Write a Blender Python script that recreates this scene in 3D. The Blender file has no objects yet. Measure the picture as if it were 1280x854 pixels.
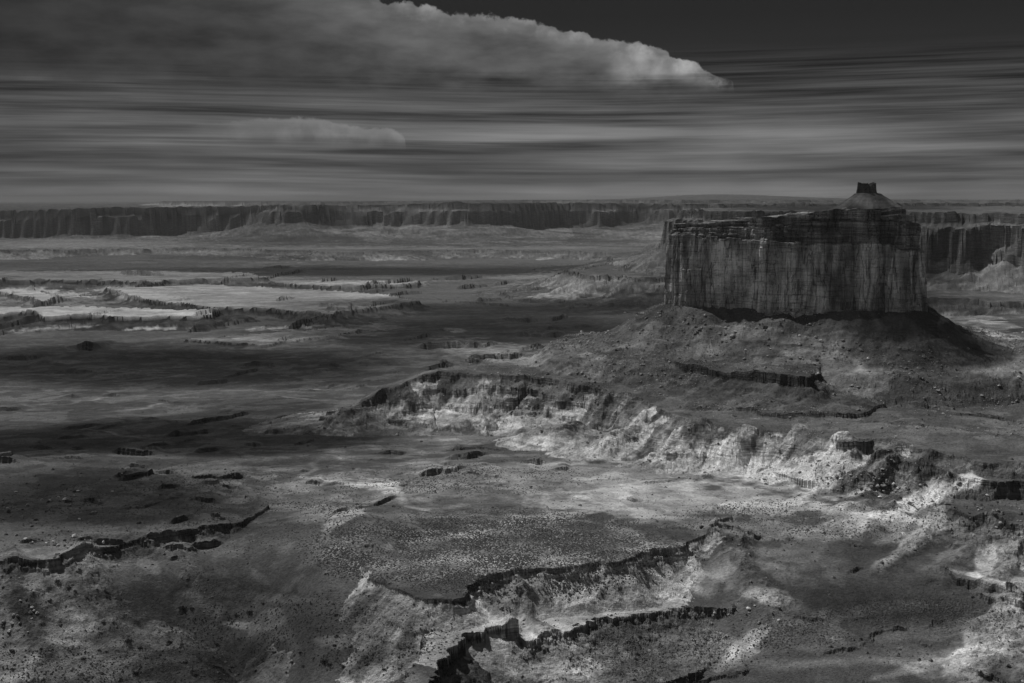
import bpy, math, random
import numpy as np
random.seed(7)
rng = np.random.default_rng(11)
F4 = np.float32
S = bpy.context.scene
COL = S.collection

# ------------------------------------------------------------------ camera
# photo frame 1280 x 854; eye at the overlook edge, z = 0
FPX = 1758.0
PITCH = math.radians(5.75)
CP, SP = math.cos(PITCH), math.sin(PITCH)

def project(x, y, z):
    """world point -> photo pixel"""
    dep = y * CP - z * SP
    up = y * SP + z * CP
    dep = np.maximum(dep, 1.0)
    return 640 + FPX * x / dep, 427 - FPX * up / dep

def ray(u, v):
    a = (u - 640) / FPX
    b = (427 - v) / FPX
    return np.array([a, CP + b * SP, -SP + b * CP])

def at(u, v, z):
    """pixel -> point on the level z (metres below the eye)"""
    r = ray(u, v)
    t = z / r[2]
    return (r[0] * t, r[1] * t)

def at_d(u, D):
    return ((u - 640) / FPX * D, D)

# ------------------------------------------------------------------ noise
def _hash(ix, iy, seed):
    h = (ix.astype(np.uint32) * np.uint32(374761393) + iy.astype(np.uint32) * np.uint32(668265263) + np.uint32(seed * 974711 & 0xffffffff))
    h ^= h >> np.uint32(13)
    h *= np.uint32(1274126177)
    h ^= h >> np.uint32(16)
    return (h & np.uint32(0xffffff)).astype(F4) * F4(2.0 / 0xffffff) - F4(1)

def vn(x, y, seed=0):
    x = np.asarray(x, F4); y = np.asarray(y, F4)
    fx = np.floor(x); fy = np.floor(y)
    ix = fx.astype(np.int32); iy = fy.astype(np.int32)
    tx = x - fx; ty = y - fy
    tx = tx * tx * (3 - 2 * tx); ty = ty * ty * (3 - 2 * ty)
    a = _hash(ix, iy, seed); b = _hash(ix + 1, iy, seed)
    c = _hash(ix, iy + 1, seed); d = _hash(ix + 1, iy + 1, seed)
    return (a + (b - a) * tx) * (1 - ty) + (c + (d - c) * tx) * ty

def fbm(x, y, lam, octv=4, seed=0, gain=0.5, rid=False):
    s = 0; a = 1.0; n = 0.0
    f = 1.0 / lam
    for o in range(octv):
        ca, sa = math.cos(o * 1.3 + .5), math.sin(o * 1.3 + .5)
        q = vn((x * ca - y * sa) * f, (x * sa + y * ca) * f, seed + o * 17)
        if rid: q = 1 - 2 * np.abs(q)
        s = s + a * q; n += a; a *= gain; f *= 2.03
    return s / n

def sm(a, b, x):
    t = np.clip((x - a) / (b - a), 0, 1)
    return t * t * (3 - 2 * t)

# ------------------------------------------------------------------ signed distance to a plan outline
def sdf(x, y, P, reach):
    """distance to closed outline (positive inside) and arc length of the nearest point"""
    P = np.array(P, F4)
    x0, y0 = P.min(0) - reach; x1, y1 = P.max(0) + reach
    m = (x > x0) & (x < x1) & (y > y0) & (y < y1)
    px = x[m]; py = y[m]
    best = np.full(px.shape, 1e12, F4); arc = np.zeros(px.shape, F4); ins = np.zeros(px.shape, bool)
    L = 0.0
    n = len(P)
    for i in range(n):
        ax, ay = P[i]; bx, by = P[(i + 1) % n]
        ex, ey = bx - ax, by - ay
        l2 = float(ex * ex + ey * ey) + 1e-6
        t = np.clip(((px - ax) * ex + (py - ay) * ey) / l2, 0, 1)
        dx = px - ax - t * ex; dy = py - ay - t * ey
        d = dx * dx + dy * dy
        k = d < best
        best = np.where(k, d, best)
        le = math.sqrt(l2)
        arc = np.where(k, L + t * le, arc)
        L += le
        c = ((ay > py) != (by > py))
        if c.any():
            xi = ax + (py - ay) * ex / (ey if abs(ey) > 1e-9 else 1e-9)
            ins ^= (c & (px < xi))
    d = np.sqrt(best)
    return m, np.where(ins, d, -d), arc

# ------------------------------------------------------------------ terrain grid (polar about the overlook, finer where it is seen)
ROWF = 0.62
Ds = [780.0]
while Ds[-1] < 60000:
    D = Ds[-1]
    cell = min(D * D / (FPX * 320) * ROWF, 0.0042 * D)
    if D > 16000: cell = 0.012 * D
    Ds.append(D + max(cell, 1.0))
Ds = np.array(Ds, F4)
inner = np.linspace(-21.5, 21.5, 1340)
outer = 21.5 + np.cumsum(np.linspace(.05, .6, 42))
AZ = np.radians(np.concatenate([-outer[::-1], inner, outer])).astype(F4)
NR, NC = len(Ds), len(AZ)
DD, AA = np.meshgrid(Ds, AZ, indexing='ij')
X = (DD * np.sin(AA)).astype(F4); Y = (DD * np.cos(AA)).astype(F4)
print('grid', NR, NC, NR * NC)

# base level of the basin ------------------------------------------------
def base_level(x, y):
    D = np.sqrt(x * x + y * y)
    z = np.interp(D, [700, 1020, 1110, 1230, 1370, 1600, 1950, 2600, 4000, 6500, 8500, 12000, 16000, 60000],
                  [-362, -358, -343, -318, -305, -305, -318, -338, -350, -356, -366, -326, -320, -300]).astype(F4)
    az = np.arctan2(x, y)
    left = sm(-.02, -.25, az) * sm(1250, 1700, D) * sm(5000, 3000, D)
    z = z - 6 * left
    z = z + 27 * np.exp(-((az + .115) / .062) ** 2) * sm(960, 1120, D) * sm(1420, 1240, D)
    z = z - 32 * sm(-.13, -.2, az) * sm(1235, 1130, D) - (12 + 8 * sm(.045, .0, az)) * sm(-.075, -.03, az) * sm(.17, .1, az) * sm(1215, 1135, D)
    # the ground climbs on the right, towards the mesas
    z = z + sm(.14, .34, az) * sm(1800, 2600, D) * sm(9000, 5000, D) * 34
    return z

B0 = base_level(X, Y)
H = B0.copy()
big = fbm(X, Y, 420, 4, 3)
H += big * 4.5 + fbm(X, Y, 2600, 3, 5) * 6 * sm(2500, 5000, DD)
H += fbm(X, Y, 90, 4, 9) * (1.6 + 1.8 * sm(1450, 1150, DD)) + fbm(X, Y, 18, 3, 13) * .45
# gentle stepped ledges, as thin bedded rock weathers
def terrace(z, step, k, seed):
    w = z / step + fbm(X, Y, 500, 3, seed) * .7
    f = w - np.floor(w)
    g = np.floor(w) + np.clip((f - .5) * k + .5, 0, 1)
    return z + (g - w) * step
lowrel = fbm(X, Y, 700, 5, 21) * 9
T2 = terrace(lowrel, 4.5, 9, 77)
H += T2 * .55 * sm(1300, 1900, DD) + T2 * .2

ALB = np.full(H.shape, .15, F4)
ZONE = np.zeros(H.shape, F4)        # how rubbly the surface is

# ------------------------------------------------------------------ benches
def bench(P, ztop, prof, amp=(10, 5, 2), lam=(90, 34, 11), flute=(4, 26), top=None, face=.16, slope=.2,
          white=0.0, wl=30, zslope=None, seed=1, rub=.4, mode='max', und=1.2, reach=None, blk=1.0, vary=0.0, varyf=None, hvar=.55):
    global H, ALB, ZONE
    pt = np.array(prof, F4)
    reach = reach or float(pt[-1, 0])
    m, d, s = sdf(X, Y, P, reach + amp[0] * 2)
    x = X[m]; y = Y[m]
    sc0 = lam[2] / 9.0
    w = fbm(x, y, lam[0], 2, seed) * amp[0] + fbm(x, y, lam[1], 2, seed + 3, rid=True) * amp[1] + fbm(x, y, lam[2], 3, seed + 5) * amp[2]
    sc_ = lam[2] / 9.0
    w = w + blk * amp[2] * (.4 * _hash(np.floor((x * .8 + y * .6) / (6.5 * sc_)).astype(np.int32), np.floor((y * .8 - x * .6) / (4.5 * sc_)).astype(np.int32), seed)
                            + .22 * _hash(np.floor((x * .6 - y * .8) / (2.6 * sc_)).astype(np.int32), np.floor((y * .6 + x * .8) / (2.2 * sc_)).astype(np.int32), seed + 1))
    d = d + w
    t = -d
    fl = fbm(s + 0.25 * w + 5 * sc0 * fbm(x, y, flute[1], 2, seed + 10), t * .07, flute[1], 4, seed + 9, rid=True, gain=.55) + .25 * fbm(x, y, flute[1] * .6, 3, seed + 11)
    tt = np.maximum(t, 0)
    tt = tt + sm(.5, 3, tt) * sc_ * 2.2 * fbm(x, y, 13 * sc_, 3, seed + 71) * sm(60 * sc_, 20 * sc_, tt)
    tt = np.maximum(tt, 0)
    A = sm(4, 30, tt) * (1 - .6 * sm(reach * .5, reach, tt))
    drop = np.interp(tt + fl * flute[0] * .8 * A, pt[:, 0], pt[:, 1]).astype(F4)
    hv = 1 + hvar * fbm(x, y, lam[1] * 1.6, 4, seed + 66, gain=.6)
    drop = (drop * (hv + (1 - hv) * sm(12 * sc_, 60 * sc_, tt))).astype(F4)
    if vary:      # here and there the rim rock has crumbled to a plain slope
        kk = sm(-.35, .1, fbm(x, y, lam[0] * .6, 3, seed + 60)) * vary + (1 - vary)
        if varyf is not None: kk = kk * varyf(x, y)
        q = np.interp(tt, [0, reach * .25, reach], [0, np.interp(reach * .25, pt[:, 0], pt[:, 1]), pt[-1, 1]])
        drop = (drop * kk + q * (1 - kk)).astype(F4)
    zt = ztop if zslope is None else ztop + zslope(x, y)
    cand = zt - drop + np.where(t < 0, fbm(x, y, 60, 4, seed + 20) * und, 0) + fl * flute[0] * .55 * A
    cand = np.where(t > reach, -9999, cand)
    h = H[m]
    win = cand > h
    H[m] = np.where(win, cand, h)
    a = ALB[m]; z = ZONE[m]
    # exposed pale rock on the slopes
    tn = tt / reach
    n = .9 * fbm(s + 6 * fbm(x, y, wl * .5, 2, seed + 30), t * .04, wl, 4, seed + 31, gain=.6) + .45 * fbm(x, y, wl * .4, 4, seed + 33) + .5 * fbm(x, y, wl * 4, 2, seed + 34)
    n = n + 2.2 * np.minimum(tn, .22) - .36 - 1.2 * np.maximum(tn - .5, 0)
    band = .8 + .35 * np.sin(H[m] * 1.1 + 2 * fbm(x, y, 60, 2, seed + 35))
    wmask = sm(-.04, .12, n) * white * np.clip(band, .4, 1)
    hz_ = drop + 2.2 * fbm(x, y, 70 * sc0, 2, seed + 36)
    beds = sm(.34, .47, np.abs((hz_ / (11 * min(sc0, 3))) % 1 - .5)) * sm(-.3, .2, fbm(s, t * .1, 40 * sc0, 3, seed + 38))
    wmask = wmask * (1 - .5 * beds)
    sl = slope * (1 - .3 * beds) * (1 + .38 * fl) * (1 + .35 * fbm(x, y, 14, 3, seed + 40)) * (1 - wmask) + .5 * wmask
    on_top = t < 0
    c = win & ~on_top
    cliffw = pt[1, 0] + 1
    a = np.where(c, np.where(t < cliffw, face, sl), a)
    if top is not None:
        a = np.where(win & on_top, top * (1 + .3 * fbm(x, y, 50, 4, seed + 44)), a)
    z = np.where(c, np.maximum(z, rub), z)
    ALB[m] = a; ZONE[m] = z

def pxs(L, z): return [at(u, v, z) for u, v in L]

# far country -----------------------------------------------------------
farprof = [(0, 0), (40, 60), (90, 75), (130, 190), (200, 215), (900, 262), (2500, 310)]
# far left mesa wall; dark face colour stands in for cloud shade
bench([(-9000, 13500), (-6500, 13200), (-4800, 12800), (-3600, 12200), (-2700, 12500), (-1900, 11800), (-900, 12300), (-100, 11900),
       (500, 12400), (1300, 11700), (2100, 12100), (2700, 11300), (3600, 11800), (4700, 10900), (6500, 11000), (10500, 10500), (22000, 30000), (14000, 60000), (-14000, 60000), (-22000, 30000)],
      -62, farprof, amp=(620, 260, 36), lam=(3200, 1100, 300), flute=(9, 200), vary=.55, top=.12, face=.055, slope=.12, white=.2, wl=300, seed=101, und=12, reach=2500,
      zslope=lambda x, y: 26 * sm(-2500, -300, x) - 22 * sm(-1500, -4500, x) + fbm(x, y, 1500, 4, 131, gain=.6) * 26)
# upper step behind it
bench([(-3800, 17500), (-2000, 15800), (0, 16400), (1800, 15000), (3500, 15500), (6000, 14500), (10000, 15500), (22000, 32000), (14000, 59000), (-9000, 59000), (-6000, 24000)],
      -24, [(0, 0), (90, 45), (500, 70), (900, 90)], amp=(300, 160, 50), lam=(2400, 900, 300), flute=(10, 260), top=.12, face=.15, slope=.2, seed=121, und=8,
      zslope=lambda x, y: 22 * sm(-2500, 500, x))
# low swell on the skyline
sw = np.exp(-((X - 4300) / 1500) ** 2 - ((Y - 30000) / 7000) ** 2) * 115
H += sw.astype(F4)
# badland apron below the far wall
bench([(-5200, 9300), (-3300, 8900), (-2200, 9300), (-1200, 8700), (-200, 9200), (700, 8600), (1500, 9100), (2600, 8300), (5200, 8300), (9000, 12500), (-9000, 12500)],
      -318, [(0, 0), (25, 16), (220, 46), (500, 60)], amp=(160, 120, 40), lam=(1200, 420, 140), flute=(22, 120), slope=.16, face=.1, white=.4, wl=110, seed=141, und=4)

# right hand mesa, two to three kilometres behind the butte
M2 = [at_d(868, 5300), at_d(930, 4900), at_d(1010, 4700), at_d(1130, 4500), at_d(1180, 4420), at_d(1240, 4380), at_d(1290, 4300),
      at_d(1400, 4100), at_d(1600, 3900), at_d(1900, 4800), at_d(1900, 8500), at_d(1000, 9000), at_d(880, 7000)]
bench(M2, -42, [(0, 0), (12, 34), (60, 48), (75, 130), (95, 145), (105, 172), (330, 232), (420, 240), (432, 256), (640, 300), (900, 316)],
      amp=(60, 34, 10), lam=(420, 150, 50), flute=(9, 60), top=.14, face=.11, slope=.13, white=.2, wl=70, seed=161, und=4)
# its lower bench, reaching out to the left as a pale fluted headland
bench([at_d(716, 5200), at_d(745, 4950), at_d(775, 5000), at_d(800, 4750), at_d(840, 4800), at_d(900, 4500), at_d(1100, 3900), at_d(1220, 3700), at_d(1400, 3500),
       at_d(1500, 5500), at_d(900, 6200), at_d(760, 5900)], -264,
      [(0, 0), (8, 14), (120, 60), (260, 78)], amp=(50, 30, 10), lam=(330, 120, 40), flute=(13, 55), top=.13, face=.09, slope=.13, white=.45, wl=60, seed=181, und=3)

# white-topped canyon rims, far left --------------------------------------
def frame_bench(L, z, c, **k):
    bench(pxs(L, z), z, c, **k)
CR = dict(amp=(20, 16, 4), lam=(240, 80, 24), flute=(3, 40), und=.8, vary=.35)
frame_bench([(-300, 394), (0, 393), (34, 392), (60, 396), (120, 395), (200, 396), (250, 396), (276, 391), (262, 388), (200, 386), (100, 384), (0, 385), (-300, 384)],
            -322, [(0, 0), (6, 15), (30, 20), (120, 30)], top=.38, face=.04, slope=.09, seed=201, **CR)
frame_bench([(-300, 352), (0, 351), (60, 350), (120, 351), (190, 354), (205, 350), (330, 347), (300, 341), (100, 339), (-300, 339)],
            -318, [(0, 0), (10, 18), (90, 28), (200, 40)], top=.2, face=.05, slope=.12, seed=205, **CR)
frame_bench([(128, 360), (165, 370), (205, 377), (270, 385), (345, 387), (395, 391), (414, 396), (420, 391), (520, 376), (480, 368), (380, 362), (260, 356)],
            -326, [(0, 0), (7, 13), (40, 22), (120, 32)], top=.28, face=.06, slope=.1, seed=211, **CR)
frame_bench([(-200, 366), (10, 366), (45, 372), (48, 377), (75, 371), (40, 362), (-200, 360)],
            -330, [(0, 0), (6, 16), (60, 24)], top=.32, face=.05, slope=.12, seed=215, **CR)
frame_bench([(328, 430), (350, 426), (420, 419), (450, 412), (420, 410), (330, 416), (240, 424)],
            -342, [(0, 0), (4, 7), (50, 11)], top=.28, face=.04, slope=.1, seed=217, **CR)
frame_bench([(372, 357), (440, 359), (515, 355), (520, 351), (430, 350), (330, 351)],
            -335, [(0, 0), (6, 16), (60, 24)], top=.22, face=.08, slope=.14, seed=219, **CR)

# butte pedestal: a long bench whose pale broken slopes face the basin ------------------
ped = pxs([(436, 512)], -292) + pxs([(470, 493)], -276) + pxs([(507, 475)], -260) + pxs([(548, 464), (590, 467), (650, 467), (690, 468)], -250) + pxs([(735, 484), (790, 492), (832, 508), (868, 522), (930, 528)], -258) + \
      pxs([(990, 534), (1030, 546), (1062, 548), (1090, 545), (1130, 556), (1170, 566), (1230, 578), (1330, 584), (1500, 600)], -262) + \
      [at_d(1700, 2300), at_d(1500, 3300), at_d(1000, 2900), at_d(760, 2500), at_d(640, 2300), at_d(530, 2120), at_d(460, 2020)]
bench(ped, -251, [(0, 0), (3, 10), (22, 20), (24, 27), (44, 38), (47, 45), (100, 60), (180, 72)], amp=(15, 10, 3), lam=(130, 46, 14), flute=(13, 24), vary=1.0, varyf=lambda x, y: (1 - .8 * sm(.03, .09, x / y)) * (1 - .75 * sm(-.052, -.075, x / y)),
      top=.15, face=.15, slope=.17, white=.95, wl=34, seed=231, rub=.5, und=4.0,
      zslope=lambda x, y: -11 * sm(2000, 1700, y) - 42 * np.clip((-.05 - x / y) / .066, 0, 1.3) ** 1.3)
# spur running down to the left of it
bench(pxs([(432, 514), (470, 508), (540, 503), (600, 506), (640, 500), (600, 480), (520, 486), (470, 497)], -292), -290, [(0, 0), (3, 4), (40, 25), (90, 40)],
      amp=(10, 8, 3), lam=(80, 30, 10), flute=(7, 20), top=.2, face=.2, slope=.3, white=.9, wl=30, seed=241, und=2)
bench(pxs([(400, 522), (470, 526), (560, 528), (660, 524), (700, 512), (560, 512), (430, 514)], -308), -306, [(0, 0), (2, 5), (50, 10), (100, 16)],
      amp=(8, 6, 2), lam=(80, 30, 10), flute=(2, 24), top=.17, face=.07, slope=.22, white=.2, wl=30, seed=243, und=1)
# small pale knolls at its foot
for k, (u, v, r) in enumerate([(660, 522, 16), (705, 541, 20), (770, 556, 22), (850, 575, 24)]):
    cx, cy = at(u, v, -300)
    bench([(cx - r * 1.6, cy), (cx - r * .4, cy - r * .6), (cx + r * 1.5, cy - r * .1), (cx + r, cy + r), (cx - r, cy + r)], -292 + (k % 3), [(0, 0), (2, 4), (30, 17), (60, 24)],
          amp=(8, 5, 2), lam=(50, 22, 8), flute=(4, 16), top=.3, face=.3, slope=.3, white=.9, wl=22, seed=250 + k, und=1)
# right: broken bench with blocky rim, and the hill at the frame edge
bench(pxs([(1098, 578), (1150, 582), (1200, 597), (1240, 602), (1300, 604), (1400, 612), (1420, 560), (1150, 556)], -276), -274,
      [(0, 0), (2, 5), (5, 6), (7, 9), (60, 38), (110, 48)], vary=.7, hvar=.9, amp=(10, 8, 3.5), lam=(70, 30, 10), flute=(8, 22), top=.14, face=.12, slope=.16, white=.5, wl=26, seed=271, rub=.9, und=1.5)
bench(pxs([(1188, 640), (1215, 650), (1250, 655), (1300, 668), (1420, 680), (1420, 612), (1200, 612)], -294), -291,
      [(0, 0), (2, 4), (5, 5), (7, 8), (70, 33), (72, 37), (140, 52)], vary=.7, hvar=.9, amp=(9, 7, 3.5), lam=(70, 28, 10), flute=(5, 26), top=.17, face=.1, slope=.18, white=.5, wl=30, seed=281, rub=.8, und=1)
bench(pxs([(1105, 690), (1140, 708), (1190, 722), (1240, 736), (1320, 752), (1420, 770), (1420, 690), (1200, 670)], -318), -316,
      [(0, 0), (2, 7), (10, 9), (12, 14), (60, 24), (120, 34)], amp=(8, 6, 2.5), lam=(60, 24, 9), flute=(3, 20), top=.2, face=.12, slope=.17, white=.25, wl=24, seed=287, rub=.5, und=1)

# foreground scarps ------------------------------------------------------
FG = dict(amp=(9, 6, 2.0), lam=(70, 26, 8), vary=.8)
bench(pxs([(-300, 712), (0, 706), (60, 702), (110, 690), (150, 682), (230, 664), (300, 652), (340, 632), (250, 600), (0, 570), (-300, 560)], -302), -301,
      [(0, 0), (1.6, 5), (4, 6), (6, 9), (90, 50), (150, 68), (260, 84)], flute=(15, 48), face=.08, slope=.15, white=.28, wl=40, seed=301, rub=.5, und=1.3, hvar=.6, **dict(FG, vary=.2))
bench(pxs([(566, 752), (576, 738), (596, 730), (612, 722), (660, 714), (720, 708), (765, 703), (800, 692), (848, 686), (884, 672), (897, 660), (912, 648), (860, 638), (600, 640), (440, 690), (480, 730), (540, 752)], -306), -303,
      [(0, 0), (1.6, 5), (4.5, 6), (6, 9), (24, 19), (70, 47), (120, 74)], flute=(8, 21), face=.12, slope=.40, white=.35, wl=26, seed=311, rub=.12, und=.7, varyf=lambda x, y: sm(-.062, -.044, x / y), **FG)
bench(pxs([(660, 808), (690, 798), (738, 780), (800, 769), (850, 762), (905, 764), (945, 746), (990, 748), (1010, 730), (960, 700), (800, 710), (640, 740), (610, 770), (640, 800)], -337), -334,
      [(0, 0), (1.5, 4), (4, 5), (5.5, 6.5), (30, 12), (90, 24)], flute=(2.0, 16), face=.26, slope=.2, white=.4, wl=20, seed=321, rub=.25, und=.8, hvar=.9, blk=2.2, vary=.5, amp=(7, 6, 3), lam=(50, 20, 7))
bench(pxs([(530, 880), (536, 846), (556, 822), (574, 806), (594, 794), (618, 786), (640, 784), (636, 770), (600, 762), (560, 775), (530, 800), (505, 880)], -325), -322,
      [(0, 0), (1.6, 12), (4, 15), (30, 30), (90, 60)], flute=(3, 16), face=.09, slope=.16, white=.0, wl=20, seed=331, rub=.6, und=.8, amp=(6, 5, 2.4), lam=(50, 20, 7))

# short ledges strewn over the basin floor -------------------------------
def scarp(L, z, hgt, back=45, alb=None, seed=0):
    """a ledge facing the overlook: the ground behind the line is raised and sinks away again"""
    global H, ALB
    P = np.array(pxs(L, z), F4)
    r = back * 3
    x0, y0 = P.min(0) - r; x1, y1 = P.max(0) + r
    m = (X > x0) & (X < x1) & (Y > y0) & (Y < y1)
    x = X[m]; y = Y[m]
    hgt = hgt * .72 * min(1.0, (L[-1][0] - L[0][0]) / 38)
    sc = float(np.linalg.norm(P[0])) / 1500
    yy = y + fbm(x, y, 34 * sc, 5, 400 + seed, gain=.62) * 17 * sc + _hash(np.floor(x / (4 * sc)).astype(np.int32), np.floor(y / (9 * sc)).astype(np.int32), seed) * 1.6 * sc
    o = np.argsort(P[:, 0])
    yl = np.interp(x, P[o, 0], P[o, 1])
    w = (P[o[-1], 0] - P[o[0], 0]) * .18 + 3
    ends = sm(P[o[0], 0], P[o[0], 0] + w, x) * sm(P[o[-1], 0], P[o[-1], 0] - w, x)
    ends = ends * np.clip(.6 + 1.7 * fbm(x, x * 0, 22 * sc, 3, 430 + seed), 0, 1.2)
    q = yy - yl
    rise = sm(-.8 * sc, .8 * sc, q) * np.exp(-np.maximum(q, 0) / back) * hgt * ends
    cut = sm(-16 * sc, -1 * sc, q) * (q < 0) * hgt * .35 * ends
    H[m] += rise - cut
SC = [([(860, 503), (930, 500), (1000, 506)], -258, 4), ([(1050, 524), (1120, 527), (1180, 534)], -258, 4), ([(1150, 484), (1210, 488), (1280, 500)], -250, 4), ([(700, 478), (750, 483), (800, 487)], -252, 4), ([(1000, 492), (1060, 498)], -254, 3), ([(1180, 512), (1240, 515), (1285, 520)], -254, 4), ([(1010, 515), (1040, 512)], -258, 3), ([(140, 533), (170, 527), (205, 524)], -328, 8), ([(215, 506), (230, 504)], -326, 5), ([(10, 551), (60, 548), (150, 547)], -322, 5), ([(265, 512), (290, 508)], -322, 5),
      ([(238, 568), (262, 565), (282, 561)], -318, 5), ([(150, 583), (180, 586), (205, 592), (228, 597)], -314, 6), ([(245, 612), (275, 613), (315, 613)], -310, 6),
      ([(320, 620), (372, 623)], -308, 3), ([(60, 565), (130, 572)], -318, 3), ([(110, 543), (125, 541)], -322, 6), ([(330, 496), (350, 492)], -330, 5), ([(210, 486), (240, 485)], -330, 4),
      ([(550, 559), (590, 555), (612, 551), (650, 549)], -308, 4), ([(545, 558), (600, 556), (670, 560)], -308, 3), ([(686, 585), (715, 582)], -304, 5), ([(714, 596), (742, 598)], -303, 3), ([(760, 601), (800, 600), (850, 598)], -303, 3),
      ([(700, 614), (722, 616)], -302, 5), ([(772, 617), (800, 623), (840, 620)], -302, 4), ([(628, 605), (648, 603)], -303, 4), ([(405, 661), (430, 648), (455, 640), (490, 626), (505, 620)], -306, 4), ([(494, 607), (512, 604)], -304, 7),
      ([(888, 664), (930, 666), (965, 669)], -306, 3), ([(1045, 742), (1075, 736), (1095, 736)], -334, 3), 
      ([(420, 742), (470, 742)], -340, 2), ([(850, 850), (930, 846), (950, 838)], -358, 2.5),
      ([(1010, 830), (1120, 806), (1210, 800)], -352, 3), ([(1040, 690), (1075, 700), (1100, 704)], -322, 3), ([(970, 682), (1010, 684)], -318, 3),
      ([(0, 472), (60, 468)], -335, 3), ([(90, 466), (180, 460)], -336, 3), ([(390, 455), (430, 452), (500, 452)], -335, 5), ([(400, 470), (450, 470), (540, 466)], -330, 3), ([(420, 480), (490, 478)], -330, 3),
      ([(60, 438), (120, 437)], -345, 5), ([(560, 378), (640, 383), (720, 385)], -350, 8), ([(600, 370), (700, 373)], -350, 6), ([(420, 352), (520, 350)], -350, 12), ([(640, 350), (740, 356)], -350, 14),
      ([(30, 410), (110, 408)], -345, 10), ([(180, 409), (240, 410)], -346, 6), ([(310, 409), (380, 406), (420, 404)], -345, 8), ([(430, 412), (520, 408)], -345, 6), ([(545, 410), (575, 413)], -344, 6)]
for k, (L, z, hg) in enumerate(SC):
    scarp(L, z, hg, seed=k * 3, back=45 * max(1, (-z) / 330) * (2.5 if L[0][1] < 480 else 1))
# many more small ones, following the lie of the beds
for k in range(190):
    v = rng.uniform(440, 700) if k % 3 else rng.uniform(330, 440)
    u = rng.uniform(-20, 720)
    if v > 610 and u > 250: continue
    w = rng.uniform(12, 48)
    z = float(np.interp(v, [330, 400, 500, 600, 700], [-350, -348, -328, -306, -312]))
    sl = rng.uniform(-.25, .1)
    scarp([(u - w, v - sl * w), (u, v + rng.uniform(-1, 1)), (u + w, v + sl * w)], z, rng.uniform(4, 9) * (1 if v > 440 else 2.6), back=40 * (1 if v > 440 else 3), seed=200 + k)
for k in range(26):
    u = rng.uniform(620, 1120); v = rng.uniform(590, 640)
    if k % 2: u = rng.uniform(900, 1290); v = rng.uniform(660, 840)
    w = rng.uniform(8, 26)
    z = float(np.interp(v, [590, 640, 700, 760, 850], [-304, -306, -320, -345, -360]))
    scarp([(u - w, v + rng.uniform(-3, 2)), (u, v), (u + w, v + rng.uniform(-2, 3))], z, rng.uniform(1, 2.6), back=25, seed=300 + k)

def ridge(L, z, hgt, w, alb=None, seed=0, rub=.6):
    '''a rubbly spur'''
    global H, ALB, ZONE
    P = pxs(L, z)
    best = np.full(X.shape, 1e9, F4); A_ = np.array(P, F4); r_ = w * 4
    x0, y0 = A_.min(0) - r_; x1, y1 = A_.max(0) + r_
    m = (X > x0) & (X < x1) & (Y > y0) & (Y < y1); x = X[m]; y = Y[m]
    b = np.full(x.shape, 1e9, F4); tt = np.zeros(x.shape, F4)
    for i in range(len(P) - 1):
        ax, ay = P[i]; ex, ey = P[i + 1][0] - ax, P[i + 1][1] - ay
        t = np.clip(((x - ax) * ex + (y - ay) * ey) / (ex * ex + ey * ey), 0, 1)
        d = np.hypot(x - ax - t * ex, y - ay - t * ey)
        tt = np.where(d < b, (i + t) / (len(P) - 1), tt); b = np.minimum(b, d)
    b = b + fbm(x, y, w * 1.6, 4, 880 + seed) * w * .7
    k = sm(w, 0, np.maximum(b, 0)) * (1 - .7 * tt) * sm(0, .3, tt)
    H[m] += k * hgt * 1.2 * (1 + .4 * fbm(x, y, w * .6, 3, 890 + seed, rid=True))
    ZONE[m] = np.maximum(ZONE[m], sm(.1, .5, k) * rub)
    if alb is not None:
        q = sm(.15, .4, k); ALB[m] = ALB[m] * (1 - q) + alb * (1 + .3 * fbm(x, y, 8, 3, 895 + seed)) * q
for i_, (L, z, hg, w_, al) in enumerate([
  ([(1128, 574), (1085, 596), (1040, 622)], -282, 9, 22, .13), ([(1175, 590), (1120, 616), (1090, 640)], -288, 8, 22, .12), ([(1205, 604), (1160, 632), (1110, 655)], -292, 6, 16, .26), ([(1065, 570), (1030, 596), (1000, 610)], -290, 7, 16, .4),
  ([(950, 556), (905, 566), (850, 582)], -286, 5, 16, .3), ([(890, 542), (850, 554), (800, 560)], -280, 8, 18, .18), ([(818, 520), (780, 534), (735, 548)], -280, 8, 17, .4), ([(768, 504), (735, 518), (700, 525)], -280, 8, 16, .16),
  ([(1010, 558), (975, 572), (930, 588)], -290, 5, 16, .3), ([(1190, 650), (1140, 680), (1095, 700)], -308, 6, 16, .4), ([(1260, 665), (1215, 690), (1170, 712)], -312, 7, 18, .2), ([(1290, 690), (1255, 720), (1230, 738)], -318, 6, 14, .26),
  ([(90, 706), (120, 740), (170, 775)], -325, 6, 26, .22), ([(10, 715), (25, 750), (60, 790)], -330, 7, 26, .13), ([(200, 690), (235, 720), (270, 742)], -325, 4, 24, .2), ([(890, 672), (920, 705), (950, 738)], -322, 9, 26, None), ([(990, 770), (950, 800), (915, 830)], -352, 3, 12, None),
  ([(1290, 765), (1230, 800), (1190, 835)], -345, 6, 18, .3), ([(1280, 800), (1240, 830), (1200, 860)], -350, 6, 18, .26), ([(640, 770), (665, 800), (700, 830)], -348, 5, 12, .26), ([(600, 800), (640, 830), (660, 860)], -354, 6, 14, .26),
]): ridge(L, z, hg, w_, al, seed=i_ * 3)

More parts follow.
